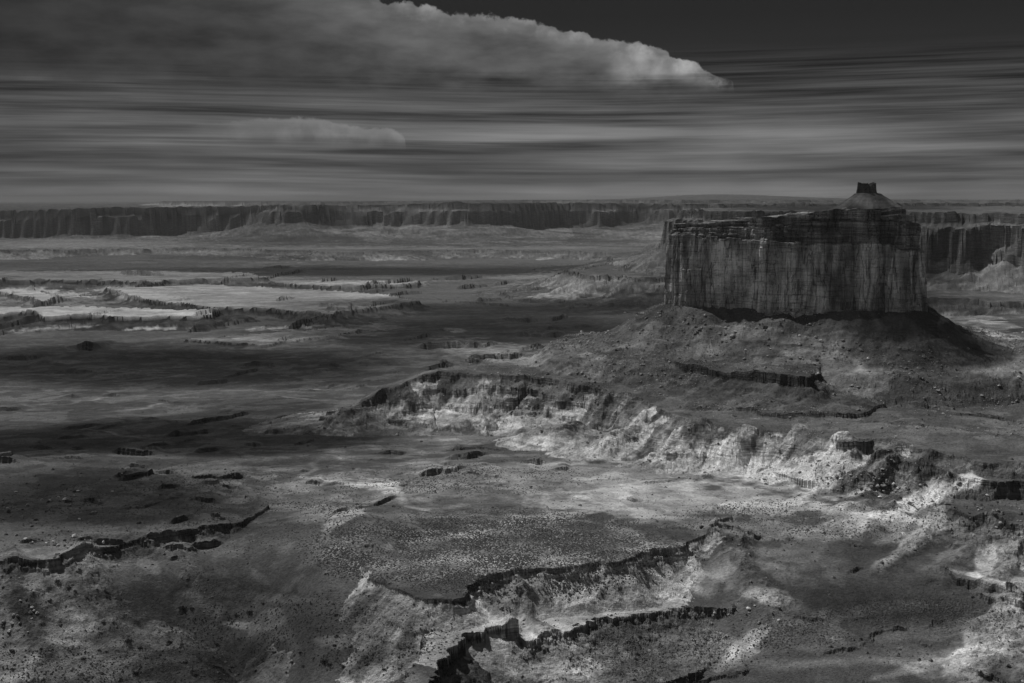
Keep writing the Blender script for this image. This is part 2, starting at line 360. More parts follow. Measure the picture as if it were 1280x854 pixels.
# ------------------------------------------------------------------ the butte's footprint and its talus
OUT = [at_d(829, 2160), at_d(862, 2128), at_d(905, 2115), at_d(950, 2088), at_d(1000, 2062), at_d(1040, 2040), at_d(1070, 2030), at_d(1098, 2012), at_d(1106, 2030), at_d(1113, 1998),
       at_d(1133, 1990), at_d(1140, 2010), at_d(1148, 2004), at_d(1156, 2030), at_d(1154, 2120), at_d(1120, 2240), at_d(1060, 2300), at_d(960, 2330), at_d(880, 2330), at_d(838, 2260)]
bench(OUT, -164, [(0, 0), (40, 24), (90, 48), (135, 62), (175, 67), (205, 86), (260, 130), (320, 170)], amp=(7, 4, 1.5), lam=(110, 40, 12), flute=(5, 44),
      face=.15, slope=.165, white=.12, wl=22, seed=501, rub=1, und=0, reach=320, blk=0)
# the apron runs on to the right of the butte
bench([at_d(1140, 2030), at_d(1195, 1990), at_d(1250, 2010), at_d(1320, 1980), at_d(1480, 2100), at_d(1480, 2500), at_d(1150, 2230)], -190,
      [(0, 0), (14, 7), (120, 42), (240, 66)], amp=(22, 12, 4), lam=(130, 50, 14), flute=(6, 40), top=.13, face=.12, slope=.13, white=.2, wl=30, seed=505, rub=.9, und=3, blk=0,
      zslope=lambda x, y: -34 * sm(.285, .37, x / y))
# the shadowed ledge round the foot of the talus
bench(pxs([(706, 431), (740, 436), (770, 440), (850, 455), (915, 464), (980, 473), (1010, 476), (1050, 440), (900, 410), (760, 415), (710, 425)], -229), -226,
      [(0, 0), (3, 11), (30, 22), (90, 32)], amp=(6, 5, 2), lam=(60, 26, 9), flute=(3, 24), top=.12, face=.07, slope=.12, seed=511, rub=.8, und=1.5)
# a dark alcove with a flat roof in the pale slopes
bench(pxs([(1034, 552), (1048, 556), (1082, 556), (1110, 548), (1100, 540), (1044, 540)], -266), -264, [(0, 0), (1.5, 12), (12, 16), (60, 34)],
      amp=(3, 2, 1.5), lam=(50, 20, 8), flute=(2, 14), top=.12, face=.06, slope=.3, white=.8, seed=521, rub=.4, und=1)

# roughness: rubble, gullies on steep ground
gy, gx = np.gradient(H)
dr = np.gradient(Ds)[:, None]; da = DD * np.gradient(AZ)[None, :]
slope = np.sqrt((gy / dr) ** 2 + (gx / da) ** 2)
steep = sm(.12, .5, slope)
r1 = fbm(X, Y, 9, 4, 61); r2 = fbm(X, Y, 26, 4, 63, rid=True)
near = sm(5000, 2500, DD)
pedm = sm(-312, -285, H) * sm(1450, 1650, DD) * sm(2900, 2400, DD) * sm(-.1, .0, AA)
H += pedm * (fbm(X, Y, 170, 3, 551) * 9 + fbm(X, Y, 60, 4, 553, rid=True) * 4)
ZONE = np.maximum(ZONE, .38 * sm(-310, -285, H) * sm(1450, 1650, DD) * sm(2900, 2400, DD) * sm(-.1, .0, AA))
H += near * ((steep * .35 + ZONE * .9 + .10) * r1 * 1.5 + steep * r2 * .7)
far = sm(2500, 5000, DD)
H += far * (steep * fbm(X, Y, 120, 4, 65, rid=True) * 9)
# blocky debris
cell = vn(X / 4.2, Y / 4.2, 71) * vn(X / 2.3, Y / 2.3, 73)
H += near * ZONE * sm(.25, .6, cell) * 2.2
H = H.astype(F4)

# ------------------------------------------------------------------ colours of the ground, some shade painted in
U, V = project(X, Y, H)
wob = fbm(X, Y, 130, 5, 81); wob2 = fbm(X, Y, 40, 4, 83) * 1.1 + fbm(X, Y, 13, 4, 84) * .7; wob3 = fbm(X, Y, 24, 5, 86, gain=.6); wob4 = fbm(X, Y, 34, 5, 87, gain=.65, rid=True) * .6 + fbm(X, Y, 110, 3, 95) * .5 + .1
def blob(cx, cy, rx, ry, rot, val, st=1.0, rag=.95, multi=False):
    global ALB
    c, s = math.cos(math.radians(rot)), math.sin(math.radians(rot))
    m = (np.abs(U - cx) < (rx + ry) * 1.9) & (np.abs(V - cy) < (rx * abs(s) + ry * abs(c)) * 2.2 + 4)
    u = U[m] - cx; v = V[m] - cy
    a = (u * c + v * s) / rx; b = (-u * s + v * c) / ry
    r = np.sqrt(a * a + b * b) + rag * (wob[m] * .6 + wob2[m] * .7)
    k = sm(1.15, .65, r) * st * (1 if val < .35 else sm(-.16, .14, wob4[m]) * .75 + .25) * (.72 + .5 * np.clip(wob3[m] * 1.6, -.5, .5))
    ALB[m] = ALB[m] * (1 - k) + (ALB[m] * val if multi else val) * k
# broad tone of the soils, with cloud and slope shade painted into some patches
BL = [
 (430, 775, 130, 60, 0, .15, .85), (330, 700, 90, 50, 0, .14, .6),
 (600, 610, 330, 42, 0, .27, .8), (880, 624, 230, 40, 4, .42, .9), (1080, 648, 140, 18, 8, .42, .8), (700, 590, 200, 16, 0, .28, .7),
 (640, 690, 220, 40, -3, .29, .8), (900, 655, 160, 16, 3, .33, .7), (334, 838, 46, 34, 0, .13, 1, .2), (470, 606, 34, 9, 5, .5, .9), (430, 648, 40, 7, -28, .42, .9), (380, 600, 60, 10, 0, .3, .6),
 (560, 672, 110, 7, -6, .36, .7), (400, 640, 80, 14, 0, .22, .6), (200, 600, 160, 14, -5, .2, .5), (230, 480, 180, 22, 0, .2, .7),
 (620, 440, 70, 12, 8, .32, .9), (560, 432, 60, 7, 0, .26, .7), (440, 387, 70, 9, 0, .34, .8), (300, 374, 120, 5, 0, .27, .8), (70, 375, 90, 8, 0, .3, .7), (60, 366, 60, 5, 4, .45, .8),
 (170, 368, 60, 6, 6, .4, .8), (60, 411, 60, 3, -4, .4, .8), (200, 411, 40, 2.5, 0, .5, .9), (360, 409, 60, 4, -3, .45, .9), (450, 410, 60, 5, -2, .4, .8), (380, 426, 90, 5, -6, .32, .8), (570, 414, 14, 3, 8, .45, .9),
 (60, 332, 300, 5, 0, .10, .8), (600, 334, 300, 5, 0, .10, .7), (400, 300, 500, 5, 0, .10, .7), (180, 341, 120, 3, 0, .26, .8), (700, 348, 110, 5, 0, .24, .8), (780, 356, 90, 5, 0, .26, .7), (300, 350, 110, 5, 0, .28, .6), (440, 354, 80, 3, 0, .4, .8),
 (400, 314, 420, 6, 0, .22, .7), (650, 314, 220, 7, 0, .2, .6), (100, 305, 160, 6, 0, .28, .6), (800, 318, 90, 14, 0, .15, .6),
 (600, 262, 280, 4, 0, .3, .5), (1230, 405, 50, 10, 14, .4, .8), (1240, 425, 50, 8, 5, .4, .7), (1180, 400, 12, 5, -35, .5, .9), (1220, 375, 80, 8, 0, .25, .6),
 (870, 570, 60, 24, 20, .62, .8), (960, 590, 60, 16, 14, .5, .8), (1010, 595, 40, 14, 0, .6, .6), (1150, 628, 62, 12, -22, .75, .95), (1200, 606, 24, 9, -30, .7, .9), (1080, 610, 26, 7, -35, .6, .8), (1110, 645, 44, 6, 8, .65, .8), (1090, 590, 40, 6, -40, .5, .5),
 (1150, 665, 70, 8, -15, .5, .8), (1230, 700, 12, 28, 10, .55, .8), (1190, 690, 50, 6, -30, .3, .5), (1240, 725, 50, 4, 14, .6, .8),
 (820, 730, 90, 22, -8, .46, .75), (680, 745, 80, 20, 0, .3, .6), (905, 715, 14, 26, -35, .5, .5), (760, 740, 60, 18, 0, .4, .5), (960, 745, 36, 12, 10, .5, .8), (700, 800, 34, 9, 25, .5, .8), (650, 780, 20, 12, 30, .4, .8),
 (940, 800, 40, 9, -40, .55, .9), (930, 820, 50, 7, -30, .4, .7), (850, 815, 90, 30, 0, .2, .6), (1180, 830, 110, 7, -10, .36, .7), (1140, 790, 110, 12, -5, .28, .7), (1230, 815, 60, 8, -25, .45, .7), (1010, 770, 60, 16, 0, .26, .6), (1100, 760, 70, 7, -4, .3, .7),
 (1060, 735, 200, 26, 6, .13, .6), (1180, 770, 100, 10, 0, .12, .5), (980, 660, 120, 16, 4, .26, .7), (1000, 700, 70, 14, 10, .22, .6),
 (60, 725, 26, 40, 0, .26, .7), (50, 742, 14, 26, -25, .32, .7), (190, 712, 18, 9, 40, .3, .7), (325, 722, 12, 5, 40, .22, .6), (90, 800, 60, 20, 20, .26, .5), (60, 840, 110, 14, 0, .3, .8), (200, 806, 50, 7, 0, .32, .7), (290, 780, 30, 6, 5, .42, .85), (340, 776, 30, 12, -20, .3, .7), (410, 800, 40, 10, 0, .3, .6),
 (420, 700, 70, 20, 20, .2, .6), (120, 770, 60, 8, 30, .2, .6), (350, 748, 90, 5, 4, .25, .6), (220, 756, 80, 26, 10, .11, .7), (250, 740, 80, 18, 0, .11, .6), (60, 690, 80, 9, -5, .24, .8), (90, 640, 120, 26, 0, .14, .6),
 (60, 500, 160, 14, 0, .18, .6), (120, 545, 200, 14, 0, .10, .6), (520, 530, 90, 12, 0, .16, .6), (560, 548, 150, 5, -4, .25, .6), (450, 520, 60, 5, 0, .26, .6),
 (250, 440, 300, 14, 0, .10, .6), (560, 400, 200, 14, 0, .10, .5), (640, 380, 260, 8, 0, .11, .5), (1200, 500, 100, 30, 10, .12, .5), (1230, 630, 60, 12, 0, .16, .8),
]
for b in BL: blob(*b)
wash = fbm(X, Y, 340, 5, 92, gain=.45)
ALB *= 1 + .5 * sm(.045, .0, np.abs(wash)) * sm(-.05, .2, wob) * near
ALB *= (1 + .16 * fbm(X, Y, 300, 4, 88) + .18 * fbm(X * .4, Y * 1.6, 70, 4, 89) + .12 * fbm(X, Y, 12, 3, 90) + .30 * (sm(-.02, .16, fbm(X, Y, 46, 5, 91, gain=.6)) - .5) * near)
ALB = .150 * (np.maximum(ALB, .01) / .19) ** 1.5
ALB = np.where(ALB > .3, .3 + .42 * np.tanh((ALB - .3) / .42), ALB).clip(.025, .72).astype(F4)
# shrub steppe density
SPK = np.zeros(H.shape, F4)
def spk(cx, cy, rx, ry, st):
    global SPK
    r = ((U - cx) / rx) ** 2 + ((V - cy) / ry) ** 2
    SPK = np.maximum(SPK, sm(1.3, .5, r + .5 * wob) * st * np.clip(.75 + 1.2 * wob3, .2, 1.2))
spk(620, 690, 240, 52, 1); spk(820, 820, 130, 40, .3); spk(1000, 790, 90, 26, .5); spk(560, 600, 200, 20, .2); spk(400, 790, 200, 50, .3); spk(1150, 770, 140, 22, .45); spk(80, 840, 200, 30, .4); spk(1000, 650, 200, 30, .25); spk(250, 640, 260, 60, .15)

# ------------------------------------------------------------------ materials
def mat(name):
    m = bpy.data.materials.new(name); m.use_nodes = True
    nt = m.node_tree
    for n in list(nt.nodes): nt.nodes.remove(n)
    return m, nt
class NG:
    def __init__(s, nt): s.nt = nt
    def n(s, typ, **k):
        nd = s.nt.nodes.new(typ)
        for a, b in k.items(): setattr(nd, a, b)
        return nd
    def link(s, a, b): s.nt.links.new(a, b)
    def val(s, sock, v):
        if isinstance(v, (int, float, tuple, list)): sock.default_value = v
        else: s.link(v, sock)
    def m(s, op, a, b=0.0, c=None, clamp=False):
        nd = s.n('ShaderNodeMath', operation=op, use_clamp=clamp)
        s.val(nd.inputs[0], a); s.val(nd.inputs[1], b)
        if c is not None: s.val(nd.inputs[2], c)
        return nd.outputs[0]
    def ss(s, a, b, x):
        nd = s.n('ShaderNodeMapRange', interpolation_type='SMOOTHSTEP')
        s.val(nd.inputs['Value'], x); s.val(nd.inputs['From Min'], a); s.val(nd.inputs['From Max'], b)
        nd.inputs['To Min'].default_value = 0; nd.inputs['To Max'].default_value = 1
        return nd.outputs[0]
    def mr(s, x, a, b, c, d):
        nd = s.n('ShaderNodeMapRange'); nd.clamp = True
        s.val(nd.inputs['Value'], x)
        for i, q in zip(('From Min', 'From Max', 'To Min', 'To Max'), (a, b, c, d)): nd.inputs[i].default_value = q
        return nd.outputs[0]
    def noise(s, vec, scale, detail=4, rough=.55, dist=0.0, dims='3D'):
        nd = s.n('ShaderNodeTexNoise', noise_dimensions=dims)
        s.link(vec, nd.inputs['Vector']); nd.inputs['Scale'].default_value = scale
        nd.inputs['Detail'].default_value = detail; nd.inputs['Roughness'].default_value = rough; nd.inputs['Distortion'].default_value = dist
        return nd.outputs['Fac']
    def vmul(s, vec, f):
        nd = s.n('ShaderNodeVectorMath', operation='MULTIPLY'); s.link(vec, nd.inputs[0]); nd.inputs[1].default_value = f
        return nd.outputs[0]
    def comb(s, x, y, z):
        nd = s.n('ShaderNodeCombineXYZ')
        for i, q in enumerate((x, y, z)): s.val(nd.inputs[i], q)
        return nd.outputs[0]

def ground_material():
    m, nt = mat('desert_ground'); g = NG(nt)
    pos = g.n('ShaderNodeNewGeometry').outputs['Position']
    alb = g.n('ShaderNodeAttribute', attribute_name='alb').outputs['Fac']
    spk_ = g.n('ShaderNodeAttribute', attribute_name='spk').outputs['Fac']
    nz = g.n('ShaderNodeSeparateXYZ'); g.link(g.n('ShaderNodeNewGeometry').outputs['True Normal'], nz.inputs[0])
    steep = g.ss(.82, .45, nz.outputs['Z'])
    # strata: beds of harder and softer rock show on the cliffs
    st = g.noise(g.vmul(pos, (.03, .03, .5)), 1.0, 4, .6)
    stv = g.mr(st, .32, .68, .45, 1.6)
    fl = g.noise(g.vmul(pos, (.25, .25, .12)), 1.0, 5, .65)
    flv = g.mr(fl, .3, .7, .6, 1.4)
    cl = g.m('MULTIPLY', stv, flv)
    n1 = g.mr(g.noise(pos, .35, 8, .72), .3, .7, .55, 1.45)
    n2 = g.mr(g.noise(pos, .06, 5, .6), .3, .7, .82, 1.18)
    nn = g.m('MULTIPLY', n1, n2)
    var = g.n('ShaderNodeMix'); g.link(steep, var.inputs[0]); g.link(nn, var.inputs[2]); g.link(cl, var.inputs[3])
    col = g.m('MULTIPLY', alb, var.outputs[0])
    # low blackbrush between patches of sand
    vo = g.n('ShaderNodeTexVoronoi'); vo.voronoi_dimensions = '2D'; g.link(pos, vo.inputs['Vector']); vo.inputs['Scale'].default_value = .42
    d = g.ss(.30, .50, vo.outputs['Distance'])
    pat = g.mr(d, 0, 1, .35, 1.5)
    k = g.m('MULTIPLY', spk_, g.ss(.90, .97, nz.outputs['Z']))
    f = g.m('ADD', 1.0, g.m('MULTIPLY', k, g.m('SUBTRACT', pat, 1.0)))
    col = g.m('MULTIPLY', col, f, clamp=True)
    c = g.comb(col, col, col)
    b = g.n('ShaderNodeBsdfDiffuse'); g.link(c, b.inputs['Color']); b.inputs['Roughness'].default_value = .6
    h = g.m('ADD', g.m('MULTIPLY', g.noise(pos, .5, 8, .7), 2.2), g.m('MULTIPLY', g.m('MULTIPLY', st, steep), 2.5))
    h = g.m('ADD', h, g.m('MULTIPLY', fl, g.m('MULTIPLY', steep, 2.5)))
    bu = g.n('ShaderNodeBump'); bu.inputs['Strength'].default_value = 1.0; bu.inputs['Distance'].default_value = 1.0
    g.link(h, bu.inputs['Height']); g.link(bu.outputs[0], b.inputs['Normal'])
    o = g.n('ShaderNodeOutputMaterial'); g.link(b.outputs[0], o.inputs['Surface'])
    return m

def rock_material(name, base, streak=.5, strata=.5, zoff=0.0, bump=.8, sc=1.0, joint_shade=False):
    m, nt = mat(name); g = NG(nt)
    pos = g.n('ShaderNodeNewGeometry').outputs['Position']
    st = g.noise(g.vmul(pos, (.01 * sc, .01 * sc, .35 * sc)), 1.0, 5, .65)
    va = g.noise(g.vmul(pos, (.075 * sc, .075 * sc, .013 * sc)), 1.0, 8, .72, .6)      # varnish streaks
    vb = g.noise(g.vmul(pos, (.03 * sc, .03 * sc, .012 * sc)), 1.0, 3, .5)
    n1 = g.noise(pos, .5 * sc, 6, .7)
    f = g.m('MULTIPLY', g.mr(va, .34, .66, 1 - streak, 1 + streak), g.mr(st, .3, .7, 1 - strata, 1 + strata))
    f = g.m('MULTIPLY', f, g.mr(vb, .36, .64, .4, 1.7))
    f = g.m('MULTIPLY', f, g.mr(n1, .3, .7, .75, 1.25))
    if joint_shade:      # dark lines in the colour stand in for crack and ledge shade
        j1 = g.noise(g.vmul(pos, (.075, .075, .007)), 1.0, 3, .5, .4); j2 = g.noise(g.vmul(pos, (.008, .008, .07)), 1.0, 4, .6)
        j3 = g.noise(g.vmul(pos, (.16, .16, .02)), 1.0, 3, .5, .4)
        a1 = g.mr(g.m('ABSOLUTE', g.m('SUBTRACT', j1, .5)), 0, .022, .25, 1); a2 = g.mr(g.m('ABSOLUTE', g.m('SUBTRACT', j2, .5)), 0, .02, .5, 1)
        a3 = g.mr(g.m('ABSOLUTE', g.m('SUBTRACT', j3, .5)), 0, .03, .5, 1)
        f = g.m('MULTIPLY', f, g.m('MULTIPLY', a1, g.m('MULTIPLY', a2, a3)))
    col = g.m('MULTIPLY', f, base, clamp=True)
    b = g.n('ShaderNodeBsdfDiffuse'); g.link(g.comb(col, col, col), b.inputs['Color']); b.inputs['Roughness'].default_value = .6
    h = g.m('ADD', g.m('MULTIPLY', n1, 2.0), g.m('ADD', g.m('MULTIPLY', st, 3 * strata), g.m('MULTIPLY', va, 3 * streak)))
    bu = g.n('ShaderNodeBump'); bu.inputs['Strength'].default_value = bump; bu.inputs['Distance'].default_value = 1.0
    g.link(h, bu.inputs['Height']); g.link(bu.outputs[0], b.inputs['Normal'])
    o = g.n('ShaderNodeOutputMaterial'); g.link(b.outputs[0], o.inputs['Surface'])
    return m

# ------------------------------------------------------------------ mesh helpers
def mesh_from(name, verts, faces, smooth=False):
    """verts (n,3), faces (m,k) arrays"""
    verts = np.ascontiguousarray(verts, F4); faces = np.ascontiguousarray(faces, np.int32)
    me = bpy.data.meshes.new(name)
    n, k = faces.shape
    me.vertices.add(len(verts)); me.vertices.foreach_set('co', verts.ravel())
    me.loops.add(n * k); me.loops.foreach_set('vertex_index', faces.ravel())
    me.polygons.add(n)
    me.polygons.foreach_set('loop_start', np.arange(0, n * k, k, dtype=np.int32))
    me.polygons.foreach_set('use_smooth', np.full(n, smooth, dtype=bool))
    me.update(calc_edges=True)
    return me
def grid_faces(nr, nc, wrap=False):
    i = np.arange(nr - 1)[:, None]; j = np.arange(nc if wrap else nc - 1)[None, :]
    j2 = (j + 1) % nc
    return np.stack([i * nc + j, i * nc + j2, (i + 1) * nc + j2, (i + 1) * nc + j], -1).reshape(-1, 4)
def link(name, me, m=None, parent=None):
    o = bpy.data.objects.new(name, me); COL.objects.link(o)
    if m: me.materials.clear(); me.materials.append(m)
    if parent: o.parent = parent
    return o
def attr(me, name, v):
    a = me.attributes.new(name, 'FLOAT', 'POINT'); a.data.foreach_set('value', np.ascontiguousarray(v, F4).ravel())

# ------------------------------------------------------------------ terrain object
tm = mesh_from('desert_terrain', np.stack([X, Y, H], -1).reshape(-1, 3), grid_faces(NR, NC)[:, ::-1])
attr(tm, 'alb', ALB); attr(tm, 'spk', SPK)
terrain = link('desert_terrain', tm, ground_material()); terrain['kind'] = 'structure'

def height_at(x, y):
    D = np.sqrt(x * x + y * y); a = np.arctan2(x, y)
    i = np.clip(np.searchsorted(Ds, D) - 1, 0, NR - 2); j = np.clip(np.searchsorted(AZ, a) - 1, 0, NC - 2)
    t = (D - Ds[i]) / (Ds[i + 1] - Ds[i]); s = (a - AZ[j]) / (AZ[j + 1] - AZ[j])
    return (H[i, j] * (1 - t) + H[i + 1, j] * t) * (1 - s) + (H[i, j + 1] * (1 - t) + H[i + 1, j + 1] * t) * s
def hit(u, v):
    """where the sight line through a pixel meets the ground"""
    u = np.atleast_1d(np.asarray(u, float)); v = np.atleast_1d(np.asarray(v, float))
    r = ray(u, v); res = np.zeros((3, len(u))); done = np.zeros(len(u), bool)
    for t in np.geomspace(800, 20000, 2200):
        x = r[0] * t; y = r[1] * t; z = r[2] * t
        k = (~done) & (height_at(x, y) >= z)
        if k.any():
            res[0][k] = x[k]; res[1][k] = y[k]; res[2][k] = z[k]; done |= k
        if done.all(): break
    return res, done

# ------------------------------------------------------------------ the butte
def resample(P, step):
    P = np.array(P, float); Q = np.vstack([P, P[:1]])
    L = np.concatenate([[0], np.cumsum(np.linalg.norm(np.diff(Q, axis=0), axis=1))])
    n = int(L[-1] / step); s = np.linspace(0, L[-1], n, endpoint=False)
    return np.stack([np.interp(s, L, Q[:, 0]), np.interp(s, L, Q[:, 1])], 1), s, L[-1]
def ring_noise(s, L, lam, seed, rid=False, zz=0.0, octv=1):
    k = max(3, round(L / lam)); a = s / L * 2 * math.pi; R = k / (2 * math.pi)
    return fbm(np.cos(a) * R + 50 + zz, np.sin(a) * R + 50 + zz * .7, 1.0, octv, seed, rid=rid)
C, sarc, LEN = resample(OUT, 1.0)
# round the outline a little, then normals
for _ in range(6): C = .5 * C + .25 * (np.roll(C, 1, 0) + np.roll(C, -1, 0))
tan = np.roll(C, -2, 0) - np.roll(C, 2, 0); tan /= np.linalg.norm(tan, axis=1)[:, None]
nrm = np.stack([tan[:, 1], -tan[:, 0]], 1)
cen = C.mean(0)
if ((C - cen) * nrm).sum(1).mean() < 0: nrm = -nrm
NS = len(C)
up = C[:, 0] / C[:, 1] * FPX + 640          # how far along the face, as read off the photo
big_f = ring_noise(sarc, LEN, 75, 601, True, octv=2) * 5.0
def slab(width, seed, z=None):
    '''joint-bounded panels of rock, each set a little forward or back'''
    q = sarc / width + 1.3 * ring_noise(sarc, LEN, width * 2.2, seed + 1, octv=2)
    i = np.floor(q).astype(np.int32)
    if z is None: return _hash(i, i * 0, seed)
    j = np.floor(z / (34 + 14 * _hash(i, i * 0, seed + 2)) + _hash(i, i * 0 + 3, seed + 4)).astype(np.int32)
    return _hash(i, j, seed)
mid_f = slab(30, 603) * 2.6
sml_f = slab(11, 605) * 1.3
crack = -5 * sm(.72, .98, ring_noise(sarc, LEN, 21, 607, True)) * sm(-.3, .4, ring_noise(sarc, LEN, 80, 608))
ztier0 = np.interp(up, [820, 870, 950, 1040, 1100, 1160], [-52, -56, -62, -66, -64, -78]) + ring_noise(sarc, LEN, 34, 611, octv=4) * 3 + slab(15, 612) * 2
ztier1 = np.interp(up, [820, 870, 950, 985, 1020, 1100, 1135, 1160], [-45, -42, -39, -36, -32, -30, -34, -62]) + ring_noise(sarc, LEN, 26, 613, octv=4) * 2.5 + slab(12, 614) * 1.5
ztop = np.interp(up, [820, 832, 900, 950, 1000, 1016, 1050, 1128, 1140, 1160], [-42, -38, -33, -27, -21, -17, -15, -13, -30, -60]) + ring_noise(sarc, LEN, 26, 615, octv=4) * 2.2 + 1.6 * sm(.3, .35, ring_noise(sarc, LEN, 15, 616))
ZB = -176.0
def ring(z, off):
    return np.column_stack([C[:, 0] + nrm[:, 0] * off, C[:, 1] + nrm[:, 1] * off, z])
def tier(z0, z1, n, off0, off1, fam, seed, ledge=0.0):
    """stack of rings from z0 to z1 (arrays), offset inwards from off0 to off1"""
    out = []
    for k in range(n):
        t = k / (n - 1)
        z = z0 + (z1 - z0) * t
        zz = t * .55
        mod = fam * (big_f * (1 - .3 * t) + mid_f + sml_f + crack * (.6 + .4 * ring_noise(sarc, LEN, 30, seed + 40, zz=zz)))
        rough = ring_noise(sarc, LEN, 9, seed + 1, zz=zz * 4.2, octv=4) * 1.3 + fam * (slab(17, seed + 20, z) * 1.5 + slab(7, seed + 24, z * 1.9) * .9)
        bed = 0
        if ledge:
            bed = ledge * (vn(z / 2.6, sarc * .012 + 3, seed + 3) + .7 * vn(z / 1.3, sarc * .05, seed + 5) + .9 * ring_noise(sarc, LEN, 7, seed + 8, zz=t * 3, octv=3))
        out.append(ring(z, off0 + (off1 - off0) * t + mod + rough + bed))
    return out
foot = []
for k in range(8):          # flaring foot of the cliff, thin beds
    t = k / 7
    zf = ZB + (15 + 6 * ring_noise(sarc, LEN, 40, 631, octv=2)) * t
    foot.append(ring(zf, 9 * (1 - t) ** 1.5 + big_f + mid_f * t + sml_f * t + .8 * vn(zf / 1.5, sarc * .03, 633)))
wall0 = tier(foot[-1][:, 2] + .5, ztier0, 100, 0, -5, 1.0, 641)
# round shoulder
rngs = foot + wall0
Vv = np.concatenate(rngs)
butte = bpy.data.objects.new('sandstone_butte', None); COL.objects.link(butte)
butte.location = (cen[0], cen[1], -176)
butte['label'] = 'huge flat-topped rock butte with sheer streaked cliffs standing on a talus slope'
butte['category'] = 'butte'
off = np.array([cen[0], cen[1], -176])
cw = link('cliff_wall', mesh_from('cliff_wall', Vv - off, grid_faces(len(rngs), NS, True)), rock_material('streaked_sandstone', .50, .6, .22, bump=1.0, joint_shade=True), butte)
last = wall0[-1]
cap = [last.copy()]
# ledge, then the bedded upper cliff, another ledge, then the rim rock
l1 = ztier0 + 1.0
cap += [ring(ztier0 + 1.2, -5.5 + big_f * .7 + mid_f + ring_noise(sarc, LEN, 9, 651, octv=2) * 1.5), ring(l1 + 1.5, -8 + big_f * .7 + mid_f * .6 + ring_noise(sarc, LEN, 9, 652, octv=2) * 1.5)]
cap += tier(l1 + 1.7, ztier1, 34, -9, -13, .6, 661, ledge=1.5)
cap += [ring(ztier1 + .5, -18 + big_f * .5 + ring_noise(sarc, LEN, 12, 671, octv=3) * 3)]
cap += tier(ztier1 + .7, ztop, 16, -18, -17, .45, 681, ledge=1.6)
nclose = 22
topring = cap[-1]
cc = np.array([topring[:, 0].mean(), topring[:, 1].mean()])
for k in range(1, nclose):
    t = k / nclose
    q = topring.copy(); q[:, :2] = topring[:, :2] * (1 - t) + cc * t
    q[:, 2] = topring[:, 2] * (1 - t) + (-22) * t + fbm(q[:, 0], q[:, 1], 14, 4, 690) * 1.3 * min(1, t * 6) - 3 * min(1, t * 5)
    cap.append(q)
Vc = np.concatenate(cap)
fc = grid_faces(len(cap), NS, True)
rimrock = link('caprock', mesh_from('caprock', Vc - off, fc), rock_material('bedded_caprock', .26, .4, .7, bump=1.0, joint_shade=True), butte)

# ------------------------------------------------------------------ little pinnacle on the mesa behind
PD = 4950.0
px0 = (1081 - 640) / FPX * PD
pb = project(px0, PD, 0)
def zpix(v, D): r = ray(640, v); return r[2] / r[1] * D
zbase = zpix(264, PD) - 8
pin = bpy.data.objects.new('rock_pinnacle', None); COL.objects.link(pin)
pin.location = (px0, PD, zbase)
pin['label'] = 'small dark rock knob on a smooth cone rising behind the right end of the butte'
pin['category'] = 'rock pinnacle'
na = 200
ang = np.linspace(0, 2 * np.pi, na, endpoint=False)
ztop_c = zpix(241, PD)
rows = []
prof = [(150, -30), (126, 0), (103, .22), (82, .44), (61, .66), (45, .84), (36, .96), (14, 1.0)]
for r, t in [(np.interp(q, range(len(prof)), [p[0] for p in prof]), np.interp(q, range(len(prof)), [p[1] for p in prof])) for q in np.linspace(0, len(prof) - 1, 60)]:
    z = t if t < 0 else t * (ztop_c - zbase)
    x = np.cos(ang) * r; y = np.sin(ang) * r
    g_ = 1 + .05 * fbm(np.cos(ang) * 3 + 20, np.sin(ang) * 3 + 20, 1, 3, 700, rid=True)
    rows.append(np.column_stack([x * g_ * 1.22 + (4 if t > .3 else 0), y * g_, np.full(na, z) + fbm(x, y, 12, 3, 703) * 1.6]))
link('talus_cone', mesh_from('talus_cone', np.concatenate(rows), grid_faces(60, na, True)), rock_material('cone_soil', .13, .1, .2, sc=.5), pin)
rows = []
h0 = ztop_c - zbase - 8; h1 = zpix(229.5, PD) - zbase
for k in range(40):
    t = k / 39
    r = 26 * (1 - .06 * t) * (1 + .12 * (1 - t) ** 2) * (1 + .05 * math.sin(k * 1.9)) if t < .97 else 24
    lob = 1 + .3 * fbm(np.cos(ang) * 1.6 + 9, np.sin(ang) * 1.6 + 9, 1, 3, 711, rid=True) + .05 * fbm(np.cos(ang) * 4, np.sin(ang) * 4 + t * 3, 1, 3, 713)
    topn = fbm(np.cos(ang) * 1.9 + 5, np.sin(ang) * 1.9, 1, 4, 715, gain=.7) * 20 * t
    gap = 1 - .22 * t * sm(.25, .0, np.abs(((ang + 2.0) % (2 * np.pi)) - 3.3))
    topn = topn - 7 * t * sm(.5, .1, np.abs(((ang + 2.0) % (2 * np.pi)) - 3.0))
    rows.append(np.column_stack([np.cos(ang) * r * lob * 1.05 * gap, np.sin(ang) * r * lob * .8, h0 + (h1 - h0) * t + topn]))
lastr = rows[-1]
for k in range(1, 8):
    q = lastr.copy(); q[:, :2] *= 1 - k / 7.02; q[:, 2] = lastr[:, 2] * (1 - k / 7) + lastr[:, 2].mean() * k / 7 - 1
    rows.append(q)
link('spire', mesh_from('spire', np.concatenate(rows), grid_faces(len(rows), na, True)), rock_material('dark_spire_rock', .07, .4, .5, sc=.5), pin)

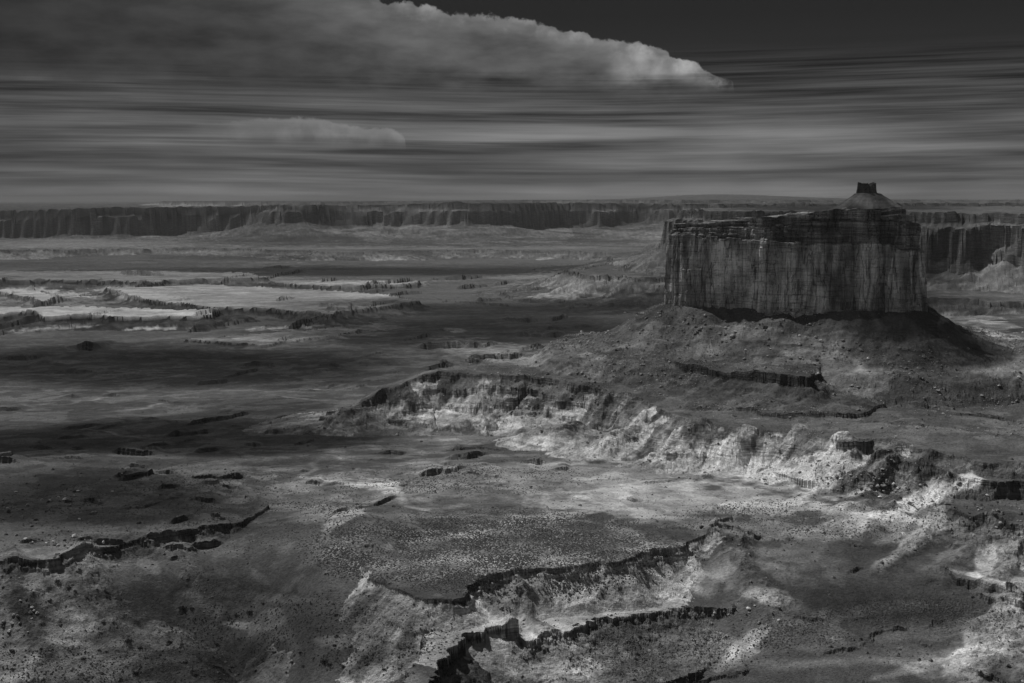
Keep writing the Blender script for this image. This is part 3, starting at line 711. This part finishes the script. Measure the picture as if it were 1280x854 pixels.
# ------------------------------------------------------------------ boulders
import bmesh
def rock_mesh(name, seed, sub=2):
    r = np.random.default_rng(seed)
    bm = bmesh.new(); bmesh.ops.create_icosphere(bm, subdivisions=sub, radius=1.0)
    pl = [(lambda n: n / np.linalg.norm(n))(r.normal(size=3)) for _ in range(9)]
    dd = r.uniform(.45, .8, 9)
    for v in bm.verts:
        p = np.array(v.co)
        for n, d in zip(pl, dd):      # chisel flat faces
            q = p @ n
            if q > d: p = p - n * (q - d)
        p = p * (1 + .05 * r.normal())
        v.co = (p[0] * 1.2, p[1] * .95, p[2] * .85)
    me = bpy.data.meshes.new(name); bm.to_mesh(me); bm.free()
    return me
rock_m = [rock_material('boulder_rock', .30, .1, .2, sc=3), rock_material('pale_boulder_rock', .5, .1, .2, sc=3), rock_material('dark_boulder_rock', .15, .1, .2, sc=3)]
rocks = []
for k in range(9):
    me = rock_mesh('boulder', 40 + k); me.materials.append(rock_m[k % 3]); rocks.append(me)
# areas: (u,v) centre, spread, count, size px, label, group
areas = [
 ((60, 628), (75, 26), 34, (1.6, 3.4), 'boulder strewn over the dark flat above the left foreground scarp', 'boulders above the left scarp'),
 ((90, 680), (80, 14), 22, (1.4, 3.0), 'grey boulder just behind the rim of the left foreground scarp', 'boulders behind the left scarp rim'),
 ((20, 780), (30, 30), 30, (1.4, 3.0), 'boulder tumbled in the gully at the lower left edge', 'boulders in the lower left gully'),
 ((900, 410), (70, 22), 34, (1.2, 2.6), 'block lying high on the talus under the left half of the butte', 'blocks high on the left talus'),
 ((1010, 440), (80, 26), 44, (1.2, 2.8), 'block resting on the talus below the middle of the butte', 'blocks on the middle talus'),
 ((1150, 450), (60, 30), 28, (1.1, 2.4), 'block on the talus below the right end of the butte', 'blocks on the right talus'),
 ((1110, 612), (60, 18), 46, (1.4, 3.2), 'boulder on the rubbly dark slope between two pale streaks at the right', 'boulders on the right rubble slope'),
 ((1240, 648), (40, 16), 24, (1.5, 3.4), 'boulder fallen beside the blocky rim at the right edge', 'boulders by the right rim'),
 ((930, 770), (45, 14), 18, (1.4, 3.0), 'boulder below the pale ledges of the central foreground scarp', 'boulders below the central ledges'),
]
for (cu, cv), (su, sv), n, (a, b), lab, grp in areas:
    uu = cu + rng.normal(size=n) * su * .6; vv = cv + rng.normal(size=n) * sv * .6
    R, ok = hit(np.clip(uu, 4, 1276), vv)
    for i in range(n):
        if not ok[i]: continue
        D = math.hypot(R[0][i], R[1][i])
        rad = rng.uniform(a, b) ** 1.0 * D / FPX * (1.0 if rng.random() > .15 else 1.5)
        o = bpy.data.objects.new('boulder', rocks[int(rng.integers(9))]); COL.objects.link(o)
        o.location = (R[0][i], R[1][i], float(height_at(R[0][i:i+1], R[1][i:i+1])[0]) + rad * .25)
        o.scale = (rad, rad * rng.uniform(.7, 1), rad * rng.uniform(.6, .95))
        o.rotation_euler = (rng.uniform(-.3, .3), rng.uniform(-.3, .3), rng.uniform(0, 6.28))
        o['label'] = lab; o['category'] = 'boulder'; o['group'] = grp
# a few that stand out
solo = [(1000, 432, 5.0, 1, 'largest pale boulder on the talus under the centre of the butte'), (956, 410, 5.0, 0, 'large slab leaning in the boulder cluster under the butte'),
        (116, 643, 5.5, 0, 'big rounded boulder at the right end of the dark boulder field'), (85, 628, 4.5, 2, 'big dark block at the upper edge of the left boulder field'),
        (95, 672, 5.0, 1, 'broad pale boulder alone in the light patch behind the left scarp'), (877, 660, 4.5, 2, 'dark knob perched at the right tip of the central foreground scarp'),
        (502, 608, 4.5, 2, 'small dark outcrop at the upper end of the pale streak on the basin floor'), (1184, 632, 4.5, 2, 'dark boulder sitting alone on the brightest pale slope')]
for u, v, s, k, lab in solo:
    R, ok = hit(u, v); D = math.hypot(R[0][0], R[1][0]); rad = s * D / FPX
    o = bpy.data.objects.new('boulder', rocks[k]); COL.objects.link(o)
    o.location = (R[0][0], R[1][0], R[2][0] + rad * .25); o.scale = (rad, rad * .8, rad * .8); o.rotation_euler = (0.1, .1, u)
    o['label'] = lab; o['category'] = 'boulder'

# uncountable rubble: one mesh
def scatter_mesh(name, pts, rads, proto_v, proto_f, m, squash=.7, sink=.1):
    n = len(pts); k = len(proto_v)
    a = rng.uniform(0, 6.28, n); ca, sa = np.cos(a)[:, None], np.sin(a)[:, None]
    pv = proto_v[None] * (1 + .35 * rng.uniform(-1, 1, (n, k, 1)))
    x = (pv[..., 0] * ca - pv[..., 1] * sa) * rads[:, None] + pts[:, 0:1]
    y = (pv[..., 0] * sa + pv[..., 1] * ca) * rads[:, None] + pts[:, 1:2]
    z = pv[..., 2] * rads[:, None] * squash + pts[:, 2:3] + sink * rads[:, None]
    f = proto_f[None] + (np.arange(n) * k)[:, None, None]
    return link(name, mesh_from(name, np.stack([x, y, z], -1).reshape(-1, 3), f.reshape(-1, proto_f.shape[1])), m)
OV = np.array([[1, 0, 0], [.3, 1, 0], [-.8, .6, 0], [-.8, -.6, 0], [.3, -1, 0], [.1, .1, 1], [.5, -.5, .7], [-.5, .3, .75]], float)
OF = np.array([[0, 1, 6], [1, 5, 6], [1, 2, 7], [1, 7, 5], [2, 3, 7], [3, 5, 7], [3, 4, 5], [4, 6, 5], [4, 0, 6]])
vis_u = (U > -60) & (U < 1340) & (V < 900) & (DD < 3200)
idx = np.flatnonzero((vis_u & (ZONE > .25)).ravel())
wgt = (ZONE.ravel()[idx] ** 1.5) * sm(-.3, .5, fbm(X.ravel()[idx], Y.ravel()[idx], 60, 3, 801)) + 1e-4
pick = rng.choice(idx, 26000, p=wgt / wgt.sum())
def jit(pick, r):
    x = X.ravel()[pick] + rng.uniform(-r, r, len(pick)); y = Y.ravel()[pick] + rng.uniform(-r, r, len(pick))
    return np.stack([x, y, height_at(x, y)], -1)
P = jit(pick, 2.5)
rad = (.35 + rng.pareto(3.0, len(P)) * .5).clip(0, 2.4) * P[:, 1] / 1500
rub = scatter_mesh('rubble', P, rad, OV, OF, rock_material('rubble_rock', .26, .1, .3, sc=4)); rub['kind'] = 'stuff'

# ------------------------------------------------------------------ shrubs
def leafy_material(name, v):
    m, nt = mat(name); g = NG(nt)
    pos = g.n('ShaderNodeNewGeometry').outputs['Position']
    f = g.m('MULTIPLY', g.mr(g.noise(pos, 1.5, 4, .6), .3, .7, .6, 1.4), v)
    b = g.n('ShaderNodeBsdfDiffuse'); g.link(g.comb(f, f, f), b.inputs['Color'])
    o = g.n('ShaderNodeOutputMaterial'); g.link(b.outputs[0], o.inputs['Surface'])
    return m
LM = leafy_material('juniper_leaf', .05); SM_ = leafy_material('blackbrush_leaf', .07)
def shrub_mesh(seed, n=260):
    r = np.random.default_rng(seed)
    d = r.normal(size=(n, 3)); d /= np.linalg.norm(d, axis=1)[:, None]; d[:, 2] = np.abs(d[:, 2])
    lob = 1 + .25 * np.sin(d[:, 0] * 5 + seed) + .2 * np.sin(d[:, 1] * 6 + 2 * seed)
    c = d * (lob * r.uniform(.45, 1, n))[:, None]; c[:, 2] = c[:, 2] * .8 + .12
    vs = []; fs = []
    for k in range(n):
        a = r.normal(size=3); a /= np.linalg.norm(a); b = np.cross(a, r.normal(size=3)); b /= np.linalg.norm(b)
        s = r.uniform(.10, .2)
        vs += [c[k] + a * s, c[k] + b * s * .7, c[k] - a * s, c[k] - b * s * .7]; fs.append([4 * k, 4 * k + 1, 4 * k + 2, 4 * k + 3])
    # short woody stem
    st = len(vs)
    for z, w in ((-.35, .1), (.35, .05)):
        for q in range(4): vs.append(np.array([math.cos(q * 1.571) * w, math.sin(q * 1.571) * w, z]))
    for q in range(4): fs.append([st + q, st + (q + 1) % 4, st + 4 + (q + 1) % 4, st + 4 + q])
    return mesh_from('shrub', np.array(vs), np.array(fs))
shr = []
for k in range(4):
    me = shrub_mesh(60 + k); me.materials.append(LM); shr.append(me)
sh = [(72, 728, 5), (86, 736, 4.5), (135, 748, 4), (228, 762, 7), (240, 762, 4), (160, 803, 6), (175, 812, 4), (212, 804, 5), (272, 807, 4), (104, 825, 4.5), (125, 814, 3.5), (313, 767, 6), (330, 756, 4), (296, 771, 4),
      (343, 817, 4), (376, 817, 4), (405, 829, 7), (412, 832, 5), (380, 834, 4), (365, 829, 4), (418, 808, 4), (420, 770, 4), (16, 838, 4), (18, 832, 3), (170, 843, 5), (150, 850, 4), (270, 646, 7), (278, 650, 5), (174, 655, 4),
      (390, 756, 3), (373, 757, 3), (430, 835, 5), (460, 832, 4), (480, 838, 4), (500, 836, 4), (445, 778, 3), (540, 790, 3), (52, 812, 3), (200, 820, 3), (245, 845, 4), (320, 840, 4), (290, 835, 3)]
us = np.array([a[0] for a in sh]); vs_ = np.array([a[1] for a in sh])
R, ok = hit(us, vs_)
for i, (u, v, s) in enumerate(sh):
    D = math.hypot(R[0][i], R[1][i]); rad = s * .8 * D / FPX
    o = bpy.data.objects.new('shrub', shr[i % 4]); COL.objects.link(o)
    o.location = (R[0][i], R[1][i], R[2][i] + .1 * rad); o.scale = (rad, rad, rad * .8); o.rotation_euler = (0, 0, i * 1.7)
    o['category'] = 'shrub'; o['group'] = 'dark shrubs on the lower left slopes'
    if i == 3: o['label'] = 'largest dark juniper on the bare lower left slope'; 
    elif i == 26: o['label'] = 'dark juniper on the flat beyond the left scarp, at its far end'
    elif i == 16: o['label'] = 'broad dark juniper near the bottom edge, left of the central gully'
    elif i == 11: o['label'] = 'dark shrub at the foot of the bare slope beside a pale sandy patch'
    else: o['label'] = 'small dark shrub dotted over the lower left slopes'

idx = np.flatnonzero((vis_u & (SPK > .05) & (DD < 1700)).ravel())
w = SPK.ravel()[idx] * (.3 + sm(-.3, .4, fbm(X.ravel()[idx], Y.ravel()[idx], 40, 3, 821))); w = w * (DD.ravel()[idx] ** 1.5)
P = jit(rng.choice(idx, 30000, p=w / w.sum()), 2.5)
scrub = scatter_mesh('desert_scrub', P, rng.uniform(.35, 1.0, len(P)), OV, OF, SM_, squash=.8, sink=0); scrub['kind'] = 'stuff'
far_idx = np.flatnonzero((vis_u & (SPK < .3) & (DD < 2300) & (slope < .5)).ravel())
P = jit(rng.choice(far_idx, 12000), 3)
s2 = scatter_mesh('sagebrush', P, (.3 + rng.pareto(3.5, len(P)) * .5).clip(0, 2.2), OV, OF, SM_, squash=.8, sink=0); s2['kind'] = 'stuff'

# ------------------------------------------------------------------ sun, unseen cloud deck shaped to shade the ground, haze
EL = math.radians(56); SAZ = math.radians(-47)         # azimuth from straight ahead, negative = left
sun_dir = np.array([math.sin(SAZ) * math.cos(EL), math.cos(SAZ) * math.cos(EL), math.sin(EL)])
from mathutils import Vector
sd = bpy.data.lights.new('sun', 'SUN'); sd.energy = 5.0; sd.angle = math.radians(.53); sd.color = (1.0, .995, .985)
so = bpy.data.objects.new('sun', sd); COL.objects.link(so)
so.rotation_euler = Vector(sun_dir).to_track_quat('Z', 'Y').to_euler()

HC = 1500.0
nx, ny = 250, 380
gx_, gy_ = np.meshgrid(np.linspace(-6500, 4200, nx), np.linspace(300, 10100, ny))
tt_ = (HC + 320) / sun_dir[2]
gX = gx_ - sun_dir[0] * tt_; gY = gy_ - sun_dir[1] * tt_
gu, gv = project(gX, gY, np.full_like(gX, -320.0))
Tm = np.ones_like(gu)  # shade wanted on the ground, which sets the deck's thickness
wobc = fbm(gX, gY, 700, 4, 901) * .35
def shade(cx, cy, rx, ry, T, rot=0):
    global Tm
    c, s = math.cos(math.radians(rot)), math.sin(math.radians(rot))
    u = gu - cx; v = gv - cy
    r = np.sqrt(((u * c + v * s) / rx) ** 2 + ((-u * s + v * c) / ry) ** 2) + wobc
    Tm = np.minimum(Tm, 1 - (1 - T ** 1.35) * sm(1.3, .55, r))
for q in [(180, 440, 330, 26, .25), (560, 400, 260, 24, .28), (640, 376, 260, 8, .4), (90, 545, 260, 24, .25, -4), (300, 552, 170, 22, .3), (330, 500, 70, 16, .6), (110, 650, 230, 40, .33), (300, 300, 900, 16, .4), (300, 300, 600, 12, .4),
          (430, 330, 380, 6, .35), (1000, 420, 270, 62, .34), (1220, 470, 160, 24, .4), (980, 520, 250, 26, .8), (1205, 532, 95, 27, .12), (250, 752, 220, 44, .32), (60, 790, 120, 44, .5), (440, 770, 120, 30, .6), (1090, 330, 160, 30, .4),
          (280, 665, 110, 22, .55), (60, 362, 10, 3, .8), (1080, 740, 160, 12, .7, 5), (900, 820, 120, 20, .75), (1240, 690, 60, 20, .75), (560, 800, 80, 30, .6)]:
    shade(*q)  # one patch is there to hide the butte's own cast shadow
# keep the volume out of the corners of the frame
edge = sm(0, .04, (gx_ - gx_.min()) / np.ptp(gx_)) * sm(1, .96, (gx_ - gx_.min()) / np.ptp(gx_)) * sm(0, .03, (gy_ - 300) / 9800) * sm(1, .95, (gy_ - 300) / 9800)
tau = -np.log(np.clip(Tm, .02, 1)) * edge
SIG = .012
th = tau / SIG * sun_dir[2]
keep = th > 1.0
th = np.where(keep, th, 0)
zb = HC - th * .35; zt = HC + th * .65
nv = nx * ny
Vb = np.stack([gx_, gy_, zb], -1).reshape(-1, 3); Vt = np.stack([gx_, gy_, zt], -1).reshape(-1, 3)
gf = grid_faces(ny, nx)
anyk = keep.ravel()[gf].any(1)
gf = gf[anyk]
# weld the two skins where the thickness is nil
ix_t = np.where(keep.ravel(), np.arange(nv) + nv, np.arange(nv))
cm = mesh_from('shade_deck', np.concatenate([Vb, Vt]), np.concatenate([gf[:, ::-1], ix_t[gf]]))
m, nt = mat('shade_vapour'); g = NG(nt)
pv = g.n('ShaderNodeVolumePrincipled'); pv.inputs['Color'].default_value = (.9, .9, .9, 1); pv.inputs['Density'].default_value = SIG; pv.inputs['Anisotropy'].default_value = .3
o = g.n('ShaderNodeOutputMaterial'); g.link(pv.outputs[0], o.inputs['Volume'])
cloud = link('shade_clouds', cm, m); cloud['kind'] = 'stuff'  # out-of-view deck, added for the shade it casts

# the air
def box(name, x0, x1, y0, y1, z0, z1, m):
    v = np.array([[x, y, z] for z in (z0, z1) for y in (y0, y1) for x in (x0, x1)], float)
    f = np.array([[0, 2, 3, 1], [4, 5, 7, 6], [0, 1, 5, 4], [2, 6, 7, 3], [0, 4, 6, 2], [1, 3, 7, 5]])
    return link(name, mesh_from(name, v, f), m)
m, nt = mat('air'); g = NG(nt)
pv = g.n('ShaderNodeVolumePrincipled'); pv.inputs['Color'].default_value = (.35, .35, .35, 1); pv.inputs['Density'].default_value = 1.6e-5
o = g.n('ShaderNodeOutputMaterial'); g.link(pv.outputs[0], o.inputs['Volume'])
hz = box('haze', -62000, 62000, -2000, 62000, float(H.min()) - 1, max(float(H.max()), 80) + 12, m); hz['kind'] = 'stuff'

# ------------------------------------------------------------------ sky
w = bpy.data.worlds.new('World'); S.world = w; w.use_nodes = True
nt = w.node_tree
for n in list(nt.nodes): nt.nodes.remove(n)
g = NG(nt)
sky = g.n('ShaderNodeTexSky'); sky.sky_type = 'NISHITA'; sky.sun_disc = False
sky.sun_elevation = EL; sky.sun_rotation = SAZ; sky.altitude = 1800; sky.dust_density = .6
sep = g.n('ShaderNodeSeparateColor'); g.link(sky.outputs[0], sep.inputs[0])
red = sep.outputs[0]                 # black-and-white film behind a deep red filter
tc = g.n('ShaderNodeTexCoord').outputs['Generated']
xyz = g.n('ShaderNodeSeparateXYZ'); g.link(tc, xyz.inputs[0])
azi = g.m('ARCTAN2', xyz.outputs[0], xyz.outputs[1])
ele = g.m('ARCSINE', xyz.outputs[2])
DEG = math.pi / 180
azd = g.m('DIVIDE', azi, DEG); eld = g.m('DIVIDE', ele, DEG)      # degrees
def elv(v): return math.degrees(math.atan((427 - v) / FPX)) - 5.75 + 0.0
def azv(u): return math.degrees(math.atan((u - 640) / FPX))
# wind-drawn sheets of cloud
def streak(sa, se, seed, detail=4, rough=.6, dist=0.0):
    return g.noise(g.comb(g.m('ADD', g.m('MULTIPLY', azd, sa), seed), g.m('MULTIPLY', eldc, se), seed * .37), 1.0, detail, rough, dist)
eldc = g.m('ADD', eld, g.m('MULTIPLY', g.m('SINE', g.m('MULTIPLY_ADD', azd, .16, 1.0)), .12))
wide = streak(.06, 1.25, 3.0, 4, .5)
mid = streak(.09, 3.6, 11.0, 3, .55)
fine = streak(.14, 9.0, 23.0, 3, .6)
patch = g.noise(g.comb(g.m('MULTIPLY', azd, .10), g.m('MULTIPLY', eld, .35), 5.0), 1.0, 3, .5)
low = g.ss(elv(105), elv(150), eld)
fmask = g.m('MULTIPLY', g.ss(elv(45), elv(95), eld), g.mr(eld, elv(260), elv(150), .15, 1.0))
s1 = g.mr(wide, .42, .64, 0, 1); s2_ = g.mr(mid, .42, .64, 0, 1); s3 = g.mr(fine, .35, .7, -.5, .5)
base = g.mr(eld, elv(250), elv(20), .046, .020)
lay = g.m('MULTIPLY', g.m('MULTIPLY', s1, .105), g.m('MULTIPLY', low, g.mr(patch, .3, .65, .35, 1.25)))
lay = g.m('ADD', lay, g.m('MULTIPLY', g.m('MULTIPLY', s2_, .028), g.ss(elv(60), elv(130), eld)))
lay = g.m('ADD', lay, g.m('MULTIPLY', g.m('MULTIPLY', s3, .036), fmask))
val = g.m('ADD', base, lay)
for (u_, v_, ru, rv, am) in [(210, 172, 130, 6, .05), (640, 172, 120, 7, .07), (60, 214, 90, 5, .04), (320, 219, 180, 6, .03), (860, 209, 170, 6, .04), (560, 241, 300, 8, .035), (960, 240, 120, 9, .04),
                             (1010, 166, 130, 9, .035), (90, 103, 150, 9, .03), (1270, 206, 50, 4, .04), (420, 118, 220, 5, .025), (1180, 100, 140, 12, .01), (300, 150, 260, 4, .025), (1100, 185, 120, 5, .03), (760, 140, 200, 5, .015)]:
    a_ = g.m('DIVIDE', g.m('SUBTRACT', azd, azv(u_)), ru / FPX / DEG); b_ = g.m('DIVIDE', g.m('SUBTRACT', eld, elv(v_)), rv / FPX / DEG)
    b_ = g.m('ADD', b_, g.m('MULTIPLY', g.m('SUBTRACT', mid, .5), 4.0))
    rr = g.m('ADD', g.m('MULTIPLY', a_, a_), g.m('MULTIPLY', b_, b_))
    val = g.m('ADD', val, g.m('MULTIPLY', g.m('EXPONENT', g.m('MULTIPLY', rr, -.8)), am * 1.6))
# broad soft cloud mass, upper left, with a crisp billowing upper edge
def curve_of(pts):
    fc_ = g.n('ShaderNodeFloatCurve'); c = fc_.mapping.curves[0]
    a0, a1 = -24.0, 24.0; e0, e1 = 0.0, 16.0
    P_ = sorted([((a - a0) / (a1 - a0), (e - e0) / (e1 - e0)) for a, e in pts])
    while len(c.points) < len(P_): c.points.new(.5, .5)
    for p_, (a, b) in zip(c.points, P_): p_.location = (a, b); p_.handle_type = 'VECTOR'
    fc_.mapping.use_clip = False; fc_.mapping.update()
    g.link(g.mr(azd, a0, a1, 0, 1), fc_.inputs['Value'])
    return g.m('MULTIPLY', fc_.outputs[0], e1)
e1c = curve_of([(-24, 15), (-12, 12), (azv(430), elv(-40)), (azv(480), elv(2)), (azv(540), elv(10)), (azv(600), elv(16)), (azv(660), elv(24)), (azv(710), elv(36)), (azv(770), elv(50)), (azv(792), elv(50)),
                (azv(830), elv(60)), (azv(842), elv(72)), (azv(868), elv(76)), (azv(890), elv(92)), (azv(915), elv(102)), (azv(925), .2), (24, 0)])
vec = g.comb(azd, eld, 0.0)
puff = g.n('ShaderNodeTexVoronoi'); puff.feature = 'SMOOTH_F1'; puff.inputs['Smoothness'].default_value = .35; puff.inputs['Scale'].default_value = 1.0
dv = g.n('ShaderNodeVectorMath', operation='ADD')
nzc = g.n('ShaderNodeTexNoise'); g.link(vec, nzc.inputs['Vector']); nzc.inputs['Scale'].default_value = 1.6; nzc.inputs['Detail'].default_value = 4
dsub = g.n('ShaderNodeVectorMath', operation='MULTIPLY_ADD'); g.link(nzc.outputs['Color'], dsub.inputs[0]); dsub.inputs[1].default_value = (.6, .6, 0); dsub.inputs[2].default_value = (-.3, -.3, 0)
g.link(vec, dv.inputs[0]); g.link(dsub.outputs[0], dv.inputs[1]); g.link(dv.outputs[0], puff.inputs['Vector'])
pf = puff.outputs['Distance']
nf = g.noise(vec, 2.6, 6, .6)
dep = g.m('SUBTRACT', e1c, eld)
dep = g.m('ADD', dep, g.m('ADD', g.m('MULTIPLY', g.m('SUBTRACT', .45, pf), .42), g.m('MULTIPLY', g.m('SUBTRACT', nf, .5), .5)))
mask1 = g.m('MULTIPLY', g.ss(-.02, .10, dep), g.mr(azd, azv(-100), azv(420), .75, 1.0))
fadeb = g.ss(elv(130), elv(82), g.m('ADD', g.m('ADD', eld, g.m('MULTIPLY', g.m('SUBTRACT', g.noise(g.vmul(vec, (.5, 1.2, 1)), 1.0, 3, .5), .5), 2.0)), g.m('MULTIPLY', g.m('SUBTRACT', fine, .5), .5)))      # dissolves downward
crest = g.m('MULTIPLY', g.ss(.75, .02, dep), g.mr(azd, azv(430), azv(560), .0, 1.0))
body = g.mr(dep, 0, 3.6, .13, .06)
leftd = g.mr(azd, azv(-60), azv(420), .5, 1.05)
tex = g.mr(g.noise(g.vmul(vec, (.3, .9, 1)), 1.0, 6, .55), .32, .68, .6, 1.4)
cl1 = g.m('MULTIPLY', g.m('MULTIPLY', body, leftd), tex)
cl1 = g.m('ADD', cl1, g.m('MULTIPLY', crest, g.mr(g.m('ADD', pf, g.m('MULTIPLY', nf, .5)),   .3, .9, .2, .01)))
bill = g.m('MULTIPLY', g.m('MULTIPLY', g.ss(azv(740), azv(800), azd), g.ss(elv(118), elv(92), eld)), g.mr(g.m('ADD', pf, g.m('MULTIPLY', nf, .4)),   .3, .95, .24, 0.03))
cl1 = g.m('ADD', cl1, bill)
k1 = g.m('MULTIPLY', g.m('MULTIPLY', mask1, g.ss(azv(925), azv(875), g.m('ADD', azd, g.m('MULTIPLY', g.m('SUBTRACT', nf, .5), 2.2)))), g.m('MULTIPLY', fadeb, .92))
mx = g.n('ShaderNodeMix'); g.link(k1, mx.inputs[0]); g.link(val, mx.inputs[2]); g.link(cl1, mx.inputs[3]); val = mx.outputs[0]
# the second, lower bank
e2c = curve_of([(-24, 0), (azv(150), elv(185)), (azv(230), elv(160)), (azv(290), elv(152)), (azv(370), elv(146)), (azv(415), elv(149)), (azv(440), elv(158)), (azv(490), elv(158)), (azv(508), elv(172)), (azv(512), .1), (24, 0)])
dep2 = g.m('ADD', g.m('SUBTRACT', e2c, eld), g.m('ADD', g.m('MULTIPLY', g.m('SUBTRACT', .45, pf), .22), g.m('MULTIPLY', g.m('SUBTRACT', nf, .5), .35)))
k2 = g.m('MULTIPLY', g.m('MULTIPLY', g.ss(-.02, .12, dep2), g.ss(elv(190), elv(166), eld)), g.mr(azd, azv(230), azv(400), .0, .7))
v2 = g.m('ADD', g.mr(dep2, 0, .9, .22, .09), g.mr(g.m('ADD', pf, g.m('MULTIPLY', nf, .4)), .3, .8, .09, 0.0))
mx = g.n('ShaderNodeMix'); g.link(k2, mx.inputs[0]); g.link(val, mx.inputs[2]); g.link(v2, mx.inputs[3]); val = mx.outputs[0]
# blend: clear-air light from the sky model high overhead, cloud sheets low down
skyv = g.m('MULTIPLY', red, .05)
high = g.ss(10.0, 30.0, eld)
mx = g.n('ShaderNodeMix'); g.link(high, mx.inputs[0]); g.link(val, mx.inputs[2]); g.link(skyv, mx.inputs[3]); val = mx.outputs[0]
bg = g.n('ShaderNodeBackground'); g.link(g.comb(val, val, val), bg.inputs['Color']); bg.inputs['Strength'].default_value = 0.93
o = g.n('ShaderNodeOutputWorld'); g.link(bg.outputs[0], o.inputs['Surface'])

# ------------------------------------------------------------------ camera and render settings
cd = bpy.data.cameras.new('camera'); cd.sensor_width = 36; cd.lens = FPX / 1280 * 36; cd.clip_end = 200000; cd.clip_start = 1
co = bpy.data.objects.new('camera', cd); COL.objects.link(co)
co.location = (0, 0, 0); co.rotation_euler = (math.pi / 2 - PITCH, 0, 0)
S.camera = co
S.render.engine = 'CYCLES'
S.cycles.max_bounces = 4; S.cycles.diffuse_bounces = 2; S.cycles.volume_bounces = 0; S.cycles.transparent_max_bounces = 12
S.cycles.use_denoising = True
S.cycles.use_adaptive_sampling = False
S.view_settings.view_transform = 'Standard'; S.view_settings.look = 'None'; S.view_settings.exposure = 0.16; S.view_settings.gamma = 1
S.view_settings.use_curve_mapping = False
